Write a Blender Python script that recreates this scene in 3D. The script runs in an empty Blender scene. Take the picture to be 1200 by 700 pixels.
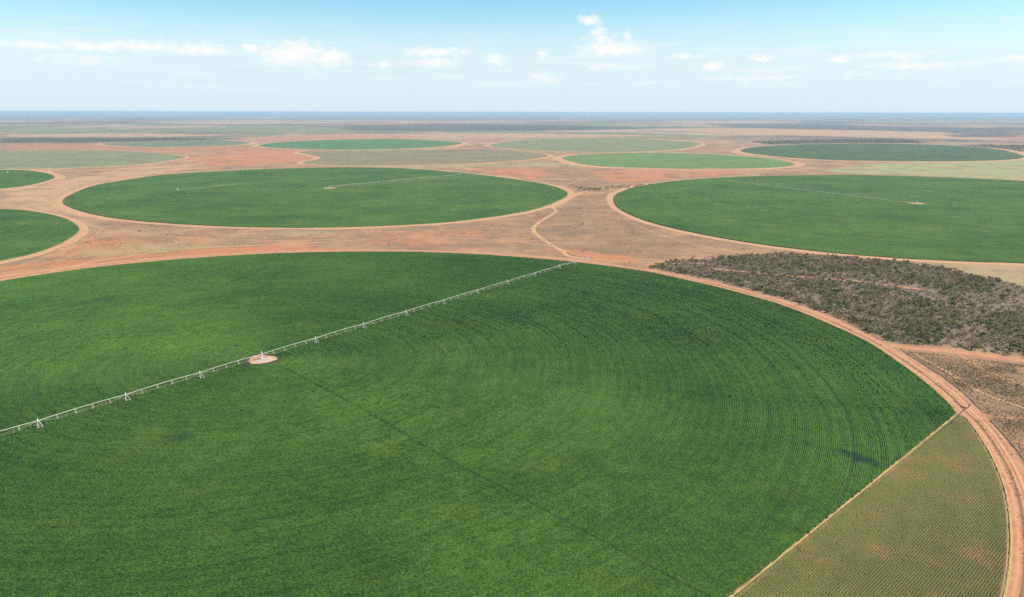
import bpy, bmesh, math, random
import numpy as np
from mathutils import Vector

S = bpy.context.scene
COL = S.collection
rad = math.radians
RNG = np.random.default_rng(7)
random.seed(7)

# ------------------------------------------------------------------ camera
H = 170.0                      # camera height above the plain, metres
F = 910.0                      # focal length in photograph pixels (1200 wide)
HZ = 131.7                     # horizon row of the photograph
PITCH = math.atan((350 - HZ) / F)
ROLL = math.atan2(2.5, 1200)
cam = bpy.data.cameras.new('camera')
cam.sensor_width = 36
cam.lens = F / 1200 * 36
cam.clip_start = 1
cam.clip_end = 400000
cam_o = bpy.data.objects.new('camera', cam)
COL.objects.link(cam_o)
cam_o.location = (0, 0, H)
from mathutils import Matrix
cam_o.rotation_euler = (Matrix.Rotation(rad(90) - PITCH, 3, 'X') @ Matrix.Rotation(ROLL, 3, 'Z')).to_euler()
S.camera = cam_o

# ------------------------------------------------------------------ light
SUN_EL = rad(42)
SHADOW = Vector((-0.99, 0.0, 0)).normalized()       # where shadows fall on the ground
sun_dir = Vector((-SHADOW.x * math.cos(SUN_EL), -SHADOW.y * math.cos(SUN_EL), math.sin(SUN_EL)))
sl = bpy.data.lights.new('sun', 'SUN')
sl.energy = 4.9
sl.angle = rad(0.5)
sl.color = (1.0, 0.91, 0.78)
so = bpy.data.objects.new('sun', sl)
COL.objects.link(so)
so.rotation_euler = sun_dir.to_track_quat('Z', 'Y').to_euler()
so.location = (0, 0, 500)

SKY_STRENGTH = 0.11
EXPOSURE = 0.55
S.view_settings.view_transform = 'Standard'
S.view_settings.look = 'None'
S.view_settings.exposure = EXPOSURE
S.view_settings.gamma = 1
S.cycles.use_denoising = False        # keep the grain of the crop instead of smoothing it away
S.cycles.max_bounces = 4
S.cycles.diffuse_bounces = 2
S.cycles.sample_clamp_indirect = 4
S.view_settings.use_curve_mapping = False


class NT:
    """small helper to write node trees"""
    def __init__(s, tree):
        s.t = tree
        s.n = tree.nodes
        s.l = tree.links

    def node(s, typ, **kw):
        n = s.n.new(typ)
        for k, v in kw.items():
            setattr(n, k, v)
        return n

    def put(s, sock, v):
        if isinstance(v, bpy.types.NodeSocket):
            s.l.new(v, sock)
        elif v is not None:
            if sock.type == 'RGBA' and not hasattr(v, '__len__'):
                v = (v, v, v, 1)
            elif sock.type == 'RGBA' and len(v) == 3:
                v = (*v, 1)
            sock.default_value = v

    def m(s, op, a, b=None, c=None, clamp=False):
        n = s.node('ShaderNodeMath', operation=op, use_clamp=clamp)
        s.put(n.inputs[0], a)
        if b is not None:
            s.put(n.inputs[1], b)
        if c is not None:
            s.put(n.inputs[2], c)
        return n.outputs[0]

    def vm(s, op, a, b=None):
        n = s.node('ShaderNodeVectorMath', operation=op)
        s.put(n.inputs[0], a)
        if b is not None:
            if op == 'SCALE':
                s.put(n.inputs[3], b)
            else:
                s.put(n.inputs[1], b)
        return n.outputs[1] if op in ('LENGTH', 'DISTANCE', 'DOT_PRODUCT') else n.outputs[0]

    def mix(s, f, a, b, blend='MIX'):
        n = s.node('ShaderNodeMix', data_type='RGBA', blend_type=blend)
        s.put(n.inputs[0], f)
        s.put(n.inputs[6], a)
        s.put(n.inputs[7], b)
        return n.outputs[2]

    def step(s, v, lo, hi, a=0.0, b=1.0):
        n = s.node('ShaderNodeMapRange', interpolation_type='SMOOTHSTEP')
        s.put(n.inputs[0], v)
        n.inputs[1].default_value = lo
        n.inputs[2].default_value = hi
        n.inputs[3].default_value = a
        n.inputs[4].default_value = b
        return n.outputs[0]

    def noise(s, vec, scale, detail=4, rough=0.55, dist=0.0, color=False, dim='3D'):
        n = s.node('ShaderNodeTexNoise', noise_dimensions=dim)
        s.put(n.inputs['Vector'], vec)
        n.inputs['Scale'].default_value = scale
        n.inputs['Detail'].default_value = detail
        n.inputs['Roughness'].default_value = rough
        n.inputs['Distortion'].default_value = dist
        return n.outputs['Color' if color else 'Fac']

    def comb(s, x, y, z=0.0):
        n = s.node('ShaderNodeCombineXYZ')
        for i, v in enumerate((x, y, z)):
            s.put(n.inputs[i], v)
        return n.outputs[0]

    def sep(s, v):
        n = s.node('ShaderNodeSeparateXYZ')
        s.put(n.inputs[0], v)
        return n.outputs


# ------------------------------------------------------------------ pixel -> ground
def ray(px, py):
    x = (px - 600) / F
    y = (py - 350) / F
    c, s = math.cos(-ROLL), math.sin(-ROLL)
    x, y = c * x - s * y, s * x + c * y
    cp, sp = math.cos(PITCH), math.sin(PITCH)
    return np.array([x, cp - y * sp, -sp - y * cp])


def gp(px, py, z=0.0):
    d = ray(px, py)
    t = (z - H) / d[2]
    return np.array([d[0] * t, d[1] * t])


def gps(pts):
    return np.array([gp(*p) for p in pts])


# ------------------------------------------------------------------ world: sky with far small cumulus
W = bpy.data.worlds.new('World')
S.world = W
W.use_nodes = True
t = NT(W.node_tree)
t.n.clear()
sky = t.node('ShaderNodeTexSky', sky_type='NISHITA')
sky.sun_disc = False
sky.sun_elevation = SUN_EL
sky.sun_rotation = math.atan2(sun_dir.x, sun_dir.y)
sky.altitude = 0
sky.air_density = 1.0
sky.dust_density = 0.3
sky.ozone_density = 2.0
tc = t.node('ShaderNodeTexCoord')
D = tc.outputs['Generated']
sx, sy, sz = t.sep(D)
AZ = t.m('ARCTAN2', sx, sy)
EL = t.m('ARCSINE', sz)
hs = t.node('ShaderNodeHueSaturation')
hs.inputs['Saturation'].default_value = 1.42
hs.inputs['Hue'].default_value = 0.488
t.l.new(sky.outputs[0], hs.inputs['Color'])
skyc = t.vm('SCALE', hs.outputs[0], SKY_STRENGTH)
# a thin milky veil low over the horizon, all the way round
vn = t.noise(t.comb(t.m('MULTIPLY', AZ, 6.0), t.m('MULTIPLY', EL, 60.0)), 1.0, 4, 0.6)
vel = t.m('ADD', EL, t.m('MULTIPLY', t.m('SUBTRACT', vn, 0.5), 0.035))
veil = t.step(vel, 0.14, 0.025, 0.0, 0.92)
skyc = t.mix(veil, skyc, (0.49, 0.59, 0.67))
wn = t.noise(t.comb(t.m('MULTIPLY', AZ, 11.0), t.m('MULTIPLY', EL, 130.0), 3.0), 1.0, 5, 0.6)
wisp = t.m('MULTIPLY', t.step(wn, 0.46, 0.72, 0.0, 0.6), t.m('MULTIPLY', t.step(EL, 0.015, 0.035), t.step(EL, 0.11, 0.07)))
skyc = t.mix(wisp, skyc, (0.62, 0.645, 0.67))
BLOBS = [  # far cumulus: photograph px, half width, half height, weight
    (45, 53, 40, 5, .9), (110, 54, 48, 6, 1), (170, 55, 50, 7, 1), (235, 58, 42, 7, 1), (15, 52, 20, 4, .8),
    (297, 57, 14, 6, .9), (345, 63, 44, 15, 1.15), (388, 68, 24, 11, 1.1), (330, 60, 20, 9, 1),
    (505, 62, 42, 7, .85), (515, 73, 28, 7, .9), (580, 70, 15, 8, 1), (635, 64, 7, 5, .9),
    (690, 24, 14, 7, 1.1), (703, 37, 14, 7, .75), (712, 48, 24, 9, .7), (716, 58, 46, 9, 1.1), (735, 42, 6, 9, .9),
    (800, 66, 22, 4, .8), (835, 78, 16, 7, 1), (892, 69, 14, 5, 1), (985, 69, 12, 5, .9), (1050, 64, 38, 5, .75),
    (1075, 77, 52, 5, .75), (1185, 68, 24, 4, .9), (635, 90, 26, 6, .6), (450, 75, 9, 5, .7), (715, 78, 40, 5, .5),
    (90, 70, 60, 5, .4), (1010, 88, 40, 5, .35), (870, 92, 60, 5, .35)]
cn = t.noise(t.comb(t.m('MULTIPLY', AZ, 1.0), t.m('MULTIPLY', EL, 1.6)), 90.0, 6, 0.62)
cn2 = t.noise(t.comb(t.m('MULTIPLY', AZ, 1.0), t.m('MULTIPLY', EL, 1.6), 5.0), 34.0, 3, 0.5)
acc = None
for bx, by, bw, bh, wt in BLOBS:
    d = ray(bx, by)
    d = d / np.linalg.norm(d)
    a0, e0 = math.atan2(d[0], d[1]), math.asin(d[2])
    ddx = t.m('MULTIPLY', t.m('SUBTRACT', AZ, a0), F / (bw * 1.15))
    ddy = t.m('MULTIPLY', t.m('SUBTRACT', EL, e0), F / (bh * 1.15))
    r = t.m('SQRT', t.m('ADD', t.m('MULTIPLY', ddx, ddx), t.m('MULTIPLY', ddy, ddy)))
    v = t.m('MULTIPLY', t.m('SUBTRACT', 1.0, r), wt)
    acc = v if acc is None else t.m('MAXIMUM', acc, v)
dens = t.m('ADD', acc, t.m('ADD', t.m('MULTIPLY', t.m('SUBTRACT', cn, 0.5), 2.0), t.m('MULTIPLY', t.m('SUBTRACT', cn2, 0.5), 0.8)))
# a few more small clouds of the same layer all round the sky, at the same height
oth = t.noise(t.comb(t.m('MULTIPLY', AZ, 9.0), t.m('MULTIPLY', EL, 40.0), 2.0), 1.0, 5, 0.55)
band = t.m('MULTIPLY', t.step(EL, 0.055, 0.075), t.step(EL, 0.16, 0.1))
outside = t.step(t.m('ABSOLUTE', AZ), 0.62, 0.75)
dens = t.m('MAXIMUM', dens, t.m('MULTIPLY', t.m('MULTIPLY', t.m('SUBTRACT', oth, 0.56), 6.0), t.m('MULTIPLY', band, outside)))
cl = t.step(dens, -0.1, 1.05, 0.0, 0.95)
skyc = t.mix(cl, skyc, (0.70, 0.69, 0.68))
bg = t.node('ShaderNodeBackground')
t.put(bg.inputs[0], skyc)
out = t.node('ShaderNodeOutputWorld')
t.l.new(bg.outputs[0], out.inputs[0])
W.cycles.sampling_method = 'MANUAL'
W.cycles.sample_map_resolution = 512


# ------------------------------------------------------------------ materials
def mat(name):
    m = bpy.data.materials.new(name)
    m.use_nodes = True
    t = NT(m.node_tree)
    b = t.n['Principled BSDF']
    b.inputs['Roughness'].default_value = 0.9
    b.inputs['Specular IOR Level'].default_value = 0.15
    return m, t, b


def bump(t, b, h, strength, dist):
    n = t.node('ShaderNodeBump')
    n.inputs['Strength'].default_value = strength
    n.inputs['Distance'].default_value = dist
    t.put(n.inputs['Height'], h)
    t.l.new(n.outputs[0], b.inputs['Normal'])


def pos(t):
    return t.node('ShaderNodeNewGeometry').outputs['Position']


def plain(name, c, rough=0.6, metal=0.0, var=0.15, scale=3.0):
    m, t, b = mat(name)
    n = t.noise(pos(t), scale, 4)
    t.put(b.inputs['Base Color'], t.mix(n, tuple(x * (1 - var) for x in c), tuple(min(1, x * (1 + var)) for x in c)))
    b.inputs['Roughness'].default_value = rough
    b.inputs['Metallic'].default_value = metal
    return m


C_TAN = (0.42, 0.23, 0.112)
C_ORANGE = (0.48, 0.185, 0.08)
C_BRUSH = (0.235, 0.135, 0.068)
C_GREEN = (0.31, 0.31, 0.13)
C_DARK = (0.15, 0.108, 0.075)
C_STRAW = (0.38, 0.28, 0.14)


def ground_material():
    m, t, b = mat('dry_plain')
    P = pos(t)
    at = t.node('ShaderNodeAttribute', attribute_name='soil')
    a1 = t.sep(at.outputs['Vector'])
    at2 = t.node('ShaderNodeAttribute', attribute_name='cover')
    a2 = t.sep(at2.outputs['Vector'])
    dist = t.vm('LENGTH', P)
    n1 = t.noise(P, 0.012, 6, 0.6)
    n2 = t.noise(P, 0.05, 5, 0.65)
    n3 = t.noise(P, 0.5, 4, 0.7)
    nb = t.noise(P, 0.0035, 5, 0.6)
    col = t.mix(t.step(n1, 0.38, 0.62), C_TAN, C_BRUSH)
    col = t.mix(t.m('MULTIPLY', t.step(n2, 0.45, 0.68), 0.55), col, C_STRAW)
    col = t.mix(t.m('MULTIPLY', t.step(nb, 0.52, 0.68), 0.5), col, C_ORANGE)

    def w(v, amp=1.0, nz=None):
        nn = t.m('ADD', t.m('MULTIPLY', t.m('SUBTRACT', n1, 0.5), 2.2 * amp), t.m('MULTIPLY', t.m('SUBTRACT', n2, 0.5), 2.0 * amp))
        return t.step(t.m('ADD', v, t.m('MULTIPLY', nn, t.step(v, 0.0, 0.25))), 0.15, 0.85)
    # far farmland: a patchwork of fallow, bush and crop blocks
    vo = t.node('ShaderNodeTexVoronoi', feature='F1', voronoi_dimensions='2D')
    warp = t.vm('ADD', P, t.vm('SCALE', t.vm('SUBTRACT', t.noise(P, 0.0011, 3, 0.5, color=True), (0.5, 0.5, 0.5)), 900.0))
    t.put(vo.inputs['Vector'], warp)
    vo.inputs['Scale'].default_value = 1 / 1700.0
    vo.inputs['Randomness'].default_value = 0.9
    vr = t.sep(vo.outputs['Color'])
    far = t.mix(t.step(vr[0], 0.38, 0.48), (0.08, 0.075, 0.055), (0.46, 0.31, 0.2))
    far = t.mix(t.step(vr[1], 0.5, 0.56), far, (0.17, 0.205, 0.075))
    far = t.mix(t.step(vr[2], 0.84, 0.88), far, C_ORANGE)
    far = t.mix(t.m('MULTIPLY', t.step(t.noise(P, 0.0006, 5, 0.6), 0.5, 0.58), 0.8), far, (0.075, 0.075, 0.06))
    far = t.mix(t.m('MULTIPLY', t.step(t.noise(P, 0.002, 5, 0.65), 0.52, 0.64), 0.6), far, C_TAN)
    farf = t.step(t.m('ADD', dist, t.m('MULTIPLY', t.m('SUBTRACT', nb, 0.5), 3000.0)), 4200.0, 6200.0)
    col = t.mix(farf, col, far)
    col = t.mix(w(a1[1]), col, C_GREEN)
    col = t.mix(t.m('MULTIPLY', w(a1[2]), 0.75), col, t.mix(t.step(t.noise(P, 0.03, 6, 0.7), 0.42, 0.6), C_BRUSH, (0.34, 0.175, 0.09)))
    col = t.mix(w(a1[0]), col, C_ORANGE)
    col = t.mix(t.m('MULTIPLY', w(a2[1]), 0.8), col, C_STRAW)
    col = t.mix(w(a2[2], 0.6), col, (0.51, 0.295, 0.15))
    col = t.mix(t.m('MULTIPLY', t.step(t.noise(t.vm('ADD', P, (50.0, 900.0, 0.0)), 0.008, 7, 0.68), 0.5, 0.62), 0.5), col, (0.49, 0.255, 0.125))
    col = t.mix(t.m('MULTIPLY', t.step(t.noise(t.vm('ADD', P, (950.0, 90.0, 0.0)), 0.011, 7, 0.68), 0.5, 0.6), 0.6), col, (0.22, 0.145, 0.075))
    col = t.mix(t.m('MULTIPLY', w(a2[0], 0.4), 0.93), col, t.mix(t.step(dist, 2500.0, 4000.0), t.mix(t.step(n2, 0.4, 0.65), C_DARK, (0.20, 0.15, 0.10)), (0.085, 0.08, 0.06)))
    # fine grass speckle
    col = t.mix(t.m('MULTIPLY', t.step(n3, 0.5, 0.68), 0.4), col, (0.19, 0.13, 0.085))
    col = t.mix(t.m('MULTIPLY', t.step(t.noise(P, 0.13, 5, 0.7), 0.52, 0.66), 0.35), col, (0.20, 0.16, 0.085))
    t.put(b.inputs['Base Color'], col)
    bump(t, b, t.m('ADD', n3, n2), 0.5, 0.5)
    return m


def crop_material(name, c1, c2, c3, center, soil=None, soilw=0.0, yellow=0.5, spots=(), leaf=0.3, ring=0.35, dark=0.45):
    """c1 dark leaf, c2 light leaf, c3 yellowish; streaks follow the circle round `center`"""
    m, t, b = mat(name)
    P = pos(t)
    rel = t.vm('SUBTRACT', P, (float(center[0]), float(center[1]), 0.0))
    x, y, z = t.sep(rel)
    r = t.m('SQRT', t.m('ADD', t.m('MULTIPLY', x, x), t.m('MULTIPLY', y, y)))
    th = t.m('ARCTAN2', y, x)
    rings = t.noise(t.comb(t.m('MULTIPLY', r, 0.13), t.m('MULTIPLY', th, 2.2)), 1.0, 5, 0.62)
    rows = t.noise(t.comb(t.m('MULTIPLY', r, 0.75), t.m('MULTIPLY', th, 5.0)), 1.0, 2, 0.5)
    rings = t.m('ADD', t.m('MULTIPLY', rings, 0.6), t.m('MULTIPLY', rows, 0.4))
    big = t.noise(P, 0.0065, 5, 0.6)
    big2 = t.noise(P, 0.022, 4, 0.6)
    mid = t.noise(P, 0.11, 4, 0.6)
    fine = t.noise(P, 0.95, 3, 0.75)
    f = t.m('ADD', t.m('MULTIPLY', rings, ring), t.m('ADD', t.m('MULTIPLY', big, 0.5), t.m('ADD', t.m('MULTIPLY', mid, 0.25), t.m('MULTIPLY', fine, leaf))))
    mid0 = (ring + 0.5 + 0.25 + leaf) / 2
    col = t.mix(t.step(f, mid0 - 0.19, mid0 + 0.19), c1, c2)
    col = t.mix(t.m('MULTIPLY', t.step(big2, 0.56, 0.72), yellow), col, c3)
    dk = t.noise(t.vm('ADD', P, (311.0, 77.0, 0.0)), 0.013, 5, 0.6)
    col = t.mix(t.m('MULTIPLY', t.step(dk, 0.57, 0.7), dark), col, tuple(v * 0.6 for v in c1))
    if soil:
        sn = t.m('ADD', t.m('MULTIPLY', t.noise(P, 0.035, 5, 0.65), 0.7), t.m('MULTIPLY', t.noise(P, 0.9, 3, 0.7), 0.4))
        col = t.mix(t.m('MULTIPLY', t.step(sn, 0.55, 0.72), soilw), col, soil)
    for (qx, qy, qr, qk) in spots:      # darker blue-green patches in the crop colour
        q = t.vm('DISTANCE', P, (float(qx), float(qy), 0.0))
        q = t.m('ADD', t.m('DIVIDE', q, qr), t.m('MULTIPLY', t.m('SUBTRACT', t.noise(P, 0.25, 4, 0.7), 0.5), 2.4))
        col = t.mix(t.step(q, 1.25, 0.45, 0, qk), col, (0.012, 0.035, 0.03))
    t.put(b.inputs['Base Color'], col)
    b.inputs['Specular IOR Level'].default_value = 0.05
    b.inputs['Roughness'].default_value = 0.85
    bump(t, b, t.m('ADD', fine, t.m('MULTIPLY', t.noise(P, 3.0, 2, 0.6), 0.5)), 0.95, 0.6)
    return m


def road_material(name, base=(0.44, 0.185, 0.085), light=(0.54, 0.26, 0.13), lanes=None, center=None):
    m, t, b = mat(name)
    P = pos(t)
    n = t.noise(P, 0.12, 6, 0.65)
    n2 = t.noise(P, 0.9, 4, 0.7)
    col = t.mix(t.step(n, 0.35, 0.65), base, light)
    col = t.mix(t.m('MULTIPLY', t.step(n2, 0.5, 0.72), 0.45), col, (0.30, 0.155, 0.085))
    if lanes:
        u = t.sep(t.node('ShaderNodeAttribute', attribute_name='lane').outputs['Vector'])
        uu = t.m('ADD', u[0], t.m('MULTIPLY', t.m('SUBTRACT', t.noise(P, 0.03, 4, 0.6), 0.5), 0.10))
        for (c0, wd, cc, k) in lanes:
            f = t.step(t.m('ABSOLUTE', t.m('SUBTRACT', uu, c0)), wd, wd * 0.35)
            f = t.m('MULTIPLY', f, t.step(t.m('ADD', t.noise(P, 0.2, 5, 0.7), t.m('MULTIPLY', n2, 0.3)), 0.35, 0.62, 0.35, 1.0))
            col = t.mix(t.m('MULTIPLY', f, k), col, cc)
    t.put(b.inputs['Base Color'], col)
    bump(t, b, t.m('ADD', n, n2), 0.5, 0.3)
    return m


def leaf_material(name, a, c, scale=0.2):
    m, t, b = mat(name)
    P = pos(t)
    n = t.m('ADD', t.m('MULTIPLY', t.noise(P, scale, 3, 0.6), 0.8), t.m('MULTIPLY', t.noise(P, 0.04, 3, 0.6), 0.5))
    oi = t.node('ShaderNodeNewGeometry').outputs['Random Per Island']
    col = t.mix(t.step(t.m('ADD', n, t.m('MULTIPLY', oi, 0.35)), 0.55, 1.1), a, c)
    d = t.node('ShaderNodeBsdfDiffuse')
    tr = t.node('ShaderNodeBsdfTranslucent')
    t.put(d.inputs[0], col)
    t.put(tr.inputs[0], col)
    mx = t.node('ShaderNodeMixShader')
    mx.inputs[0].default_value = 0.4
    t.l.new(d.outputs[0], mx.inputs[1])
    t.l.new(tr.outputs[0], mx.inputs[2])
    t.l.new(mx.outputs[0], t.n['Material Output'].inputs[0])
    return m


# ------------------------------------------------------------------ mesh helpers
def mesh_np(name, V, faces, mats=None, midx=None, smooth=False):
    """V (n,3), faces: (m,3) or (m,4) array"""
    me = bpy.data.meshes.new(name)
    V = np.ascontiguousarray(V, dtype=np.float32)
    Fa = np.ascontiguousarray(faces, dtype=np.int32)
    k = Fa.shape[1]
    me.vertices.add(len(V))
    me.vertices.foreach_set('co', V.ravel())
    me.loops.add(Fa.size)
    me.loops.foreach_set('vertex_index', Fa.ravel())
    me.polygons.add(len(Fa))
    me.polygons.foreach_set('loop_start', np.arange(0, Fa.size, k, dtype=np.int32))
    me.polygons.foreach_set('loop_total', np.full(len(Fa), k, dtype=np.int32))
    for mm in (mats or []):
        me.materials.append(mm)
    if midx is not None:
        me.polygons.foreach_set('material_index', np.ascontiguousarray(midx, dtype=np.int32))
    me.polygons.foreach_set('use_smooth', np.full(len(Fa), smooth))
    me.update(calc_edges=True)
    me.validate()
    return me


def link(name, me, parent=None, loc=None):
    o = bpy.data.objects.new(name, me)
    COL.objects.link(o)
    if parent is not None:
        o.parent = parent
    if loc is not None:
        o.location = loc
    return o


def tag(o, label=None, cat=None, group=None, kind=None):
    if label:
        o['label'] = label
    if cat:
        o['category'] = cat
    if group:
        o['group'] = group
    if kind:
        o['kind'] = kind
    return o


def smooth_closed(P, n=12):
    P = np.asarray(P, float)
    m = len(P)
    out = []
    for i in range(m):
        p0, p1, p2, p3 = P[i - 1], P[i], P[(i + 1) % m], P[(i + 2) % m]
        for k in range(n):
            u = k / n
            out.append(0.5 * ((2 * p1) + (-p0 + p2) * u + (2 * p0 - 5 * p1 + 4 * p2 - p3) * u * u + (-p0 + 3 * p1 - 3 * p2 + p3) * u ** 3))
    return np.array(out)


def smooth_open(P, n=10):
    P = np.asarray(P, float)
    Q = np.vstack([2 * P[0] - P[1], P, 2 * P[-1] - P[-2]])
    out = []
    for i in range(1, len(Q) - 2):
        p0, p1, p2, p3 = Q[i - 1], Q[i], Q[i + 1], Q[i + 2]
        for k in range(n):
            u = k / n
            out.append(0.5 * ((2 * p1) + (-p0 + p2) * u + (2 * p0 - 5 * p1 + 4 * p2 - p3) * u * u + (-p0 + 3 * p1 - 3 * p2 + p3) * u ** 3))
    out.append(P[-1])
    return np.array(out)


def normals2(P, closed):
    if closed:
        T = np.roll(P, -1, 0) - np.roll(P, 1, 0)
    else:
        T = np.gradient(P, axis=0)
    T /= np.linalg.norm(T, axis=1)[:, None] + 1e-9
    return np.c_[T[:, 1], -T[:, 0]]


def area(P):
    x, y = P[:, 0], P[:, 1]
    return 0.5 * np.sum(x * np.roll(y, -1) - np.roll(x, -1) * y)


def in_poly(pts, poly):
    x, y = pts[:, 0], pts[:, 1]
    c = np.zeros(len(pts), bool)
    j = len(poly) - 1
    for i in range(len(poly)):
        xi, yi = poly[i]
        xj, yj = poly[j]
        k = ((yi > y) != (yj > y)) & (x < (xj - xi) * (y - yi) / (yj - yi + 1e-12) + xi)
        c ^= k
        j = i
    return c


def dist_line(pts, line):
    d = np.full(len(pts), 1e9)
    for a, b in zip(line[:-1], line[1:]):
        ab = b - a
        u = np.clip(((pts - a) @ ab) / (ab @ ab + 1e-9), 0, 1)
        d = np.minimum(d, np.linalg.norm(pts - (a + u[:, None] * ab), axis=1))
    return d


def strip(name, line, width, z, material, closed=False, lanes=False, jitter=0.0, edge=None):
    """a dirt track: a crowned sheet along `line` (metres), slightly proud of the ground, ragged edges"""
    P = np.asarray(line, float)
    N = normals2(P, closed)
    w = np.broadcast_to(np.asarray(width, float), (len(P),)) / 2
    cols = np.array([-1, -0.5, 0, 0.5, 1.0])
    V, L = [], []
    for ci, c in enumerate(cols):
        jw = 1 + (RNG.normal(0, jitter, len(P)) if abs(c) == 1 else 0)
        q = P + N * (w * c * jw)[:, None]
        zz = z if abs(c) < 1 else -0.02
        V.append(np.c_[q, np.full(len(P), zz)])
        L.append(np.full(len(P), c))
    n = len(P)
    V = np.concatenate(V)
    L = np.concatenate(L)
    fs = []
    rng = np.arange(n if closed else n - 1)
    nx = (rng + 1) % n
    for ci in range(len(cols) - 1):
        fs.append(np.c_[ci * n + rng, ci * n + nx, (ci + 1) * n + nx, (ci + 1) * n + rng])
    fs = np.concatenate(fs)[:, ::-1]
    me = mesh_np(name, V, fs, [material], smooth=True)
    if V[fs[0, 0]] is not None and me.polygons[0].normal.z < 0:
        me.flip_normals()
    at = me.attributes.new('lane', 'FLOAT_VECTOR', 'POINT')
    at.data.foreach_set('vector', np.c_[L, L * 0, L * 0].astype(np.float32).ravel())
    return tag(link(name, me), kind='structure')


def slab(name, poly, h, material, base=-0.05):
    """a field of standing crop seen from afar: outline with real crop height and sloping edge"""
    P = np.asarray(poly, float)
    if area(P) < 0:
        P = P[::-1]
    N = normals2(P, True)
    n = len(P)
    bm = bmesh.new()
    lo = [bm.verts.new((p[0], p[1], base)) for p in P]
    hi = [bm.verts.new((p[0], p[1], h)) for p in (P - N * 0.6)]
    for i in range(n):
        j = (i + 1) % n
        bm.faces.new((lo[i], lo[j], hi[j], hi[i]))
    bm.faces.new(hi)
    bm.normal_update()
    me = bpy.data.meshes.new(name)
    bm.to_mesh(me)
    bm.free()
    me.materials.append(material)
    return me


# ------------------------------------------------------------------ layout of the plain (traced from the photograph onto the ground)
C1 = np.array([-1.036, 3.072]) * H                     # middle of the big circle
R1 = 2.6 * H
main_edge = gps([(0, 330), (50, 322), (100, 315), (200, 305), (300, 298.3), (400, 295.5), (500, 296), (600, 301), (690, 309.3), (740, 315.9), (767, 320.2), (793, 326),
                 (820, 332), (847, 338.3), (873, 345.3), (907, 354.7), (933, 364), (960, 375), (987, 386.8), (1013, 398.9), (1051, 423.8), (1083, 447.4), (1106, 467.5), (1121, 484),
                 (1130, 489.5), (1158.6, 532), (1174, 568), (1181, 606), (1182, 643.5), (1177.5, 681), (1174, 700)])
road_outer = gps([(0, 322), (100, 309.5), (200, 300.5), (300, 295), (400, 292.8), (500, 293.2), (600, 297.6), (690, 305), (740, 312.6), (767, 316.3), (793, 321.2), (820, 326.6),
                  (847, 332.2), (873, 338.8), (907, 348.5), (933, 356.5), (960, 365.2), (987, 376), (1013, 389), (1040, 402.5), (1054, 411), (1083, 428.5), (1108, 445), (1130, 462), (1151, 482.5), (1174, 507), (1200, 543)])


def polar_fn(pts, center, default):
    v = pts - center
    th = np.arctan2(v[:, 1], v[:, 0])
    r = np.hypot(v[:, 0], v[:, 1])
    o = np.argsort(th)
    th, r = th[o], r[o]
    th2 = np.concatenate([[th[0] - 0.25], th, [th[-1] + 0.25]])
    r2 = np.concatenate([[default], r, [default]])

    g = np.linspace(-math.pi, math.pi, 1441)
    v = np.interp(g, th2, r2)
    k = np.hanning(11)
    k /= k.sum()
    v = np.convolve(np.r_[v[-31:], v, v[:31]], k, 'same')[31:-31]
    return lambda a: np.interp((np.asarray(a) + math.pi) % (2 * math.pi) - math.pi, g, v)


edge_fn = polar_fn(main_edge, C1, R1)
outer_fn = polar_fn(road_outer, C1, R1 + 20)
CHORD_A, CHORD_B = gp(1123, 485), gp(857, 700)
chd = (CHORD_B - CHORD_A) / np.linalg.norm(CHORD_B - CHORD_A)
chn = np.array([-chd[1], chd[0]])
if chn @ (gp(1080, 640) - CHORD_A) < 0:
    chn = -chn                                          # points into the dry corner
CHORD_END = CHORD_A + chd * 430
PATH = smooth_open(gps([(330, 431), (362, 447), (420, 478), (520, 537), (620, 590), (760, 665), (835, 703)]))
PATH2 = smooth_open(gps([(301, 414), (290, 410), (277, 406)]))

fields = {}


def trace(pts, extra=()):
    g = list(gps(pts)) + [np.array(e) for e in extra]
    return smooth_closed(g)


def circ_extra(pts, lo, hi, n, center=None, R=None):
    """carry a traced arc on round its circle, out of the frame"""
    a = np.linspace(lo, hi, n)
    return [center + R * np.array([math.cos(q), math.sin(q)]) for q in a]


def fitc(g):
    A = np.c_[2 * g, np.ones(len(g))]
    s = np.linalg.lstsq(A, (g ** 2).sum(1), rcond=None)[0]
    return s[:2], math.sqrt(s[2] + s[0] ** 2 + s[1] ** 2)


def complete(pts):
    """arc from px points (ordered along the arc), closed by the circle through them"""
    g = gps(pts)
    c, R = fitc(g)
    a0 = math.atan2(*(g[-1] - c)[::-1])
    a1 = math.atan2(*(g[0] - c)[::-1])
    amid = math.atan2(*(g[len(g) // 2] - c)[::-1])
    # go from a0 to a1 the way that avoids amid
    d = (a1 - a0) % (2 * math.pi)
    if ((amid - a0) % (2 * math.pi)) < d:
        d -= 2 * math.pi
    r0, r1 = np.linalg.norm(g[-1] - c), np.linalg.norm(g[0] - c)
    n = max(3, int(abs(d) / 0.35))
    ex = []
    for k in range(1, n):
        u = k / n
        q = a0 + d * u
        rr = r0 + (r1 - r0) * u
        ex.append(c + rr * np.array([math.cos(q), math.sin(q)]))
    return smooth_closed(list(g) + ex), c, R


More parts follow.
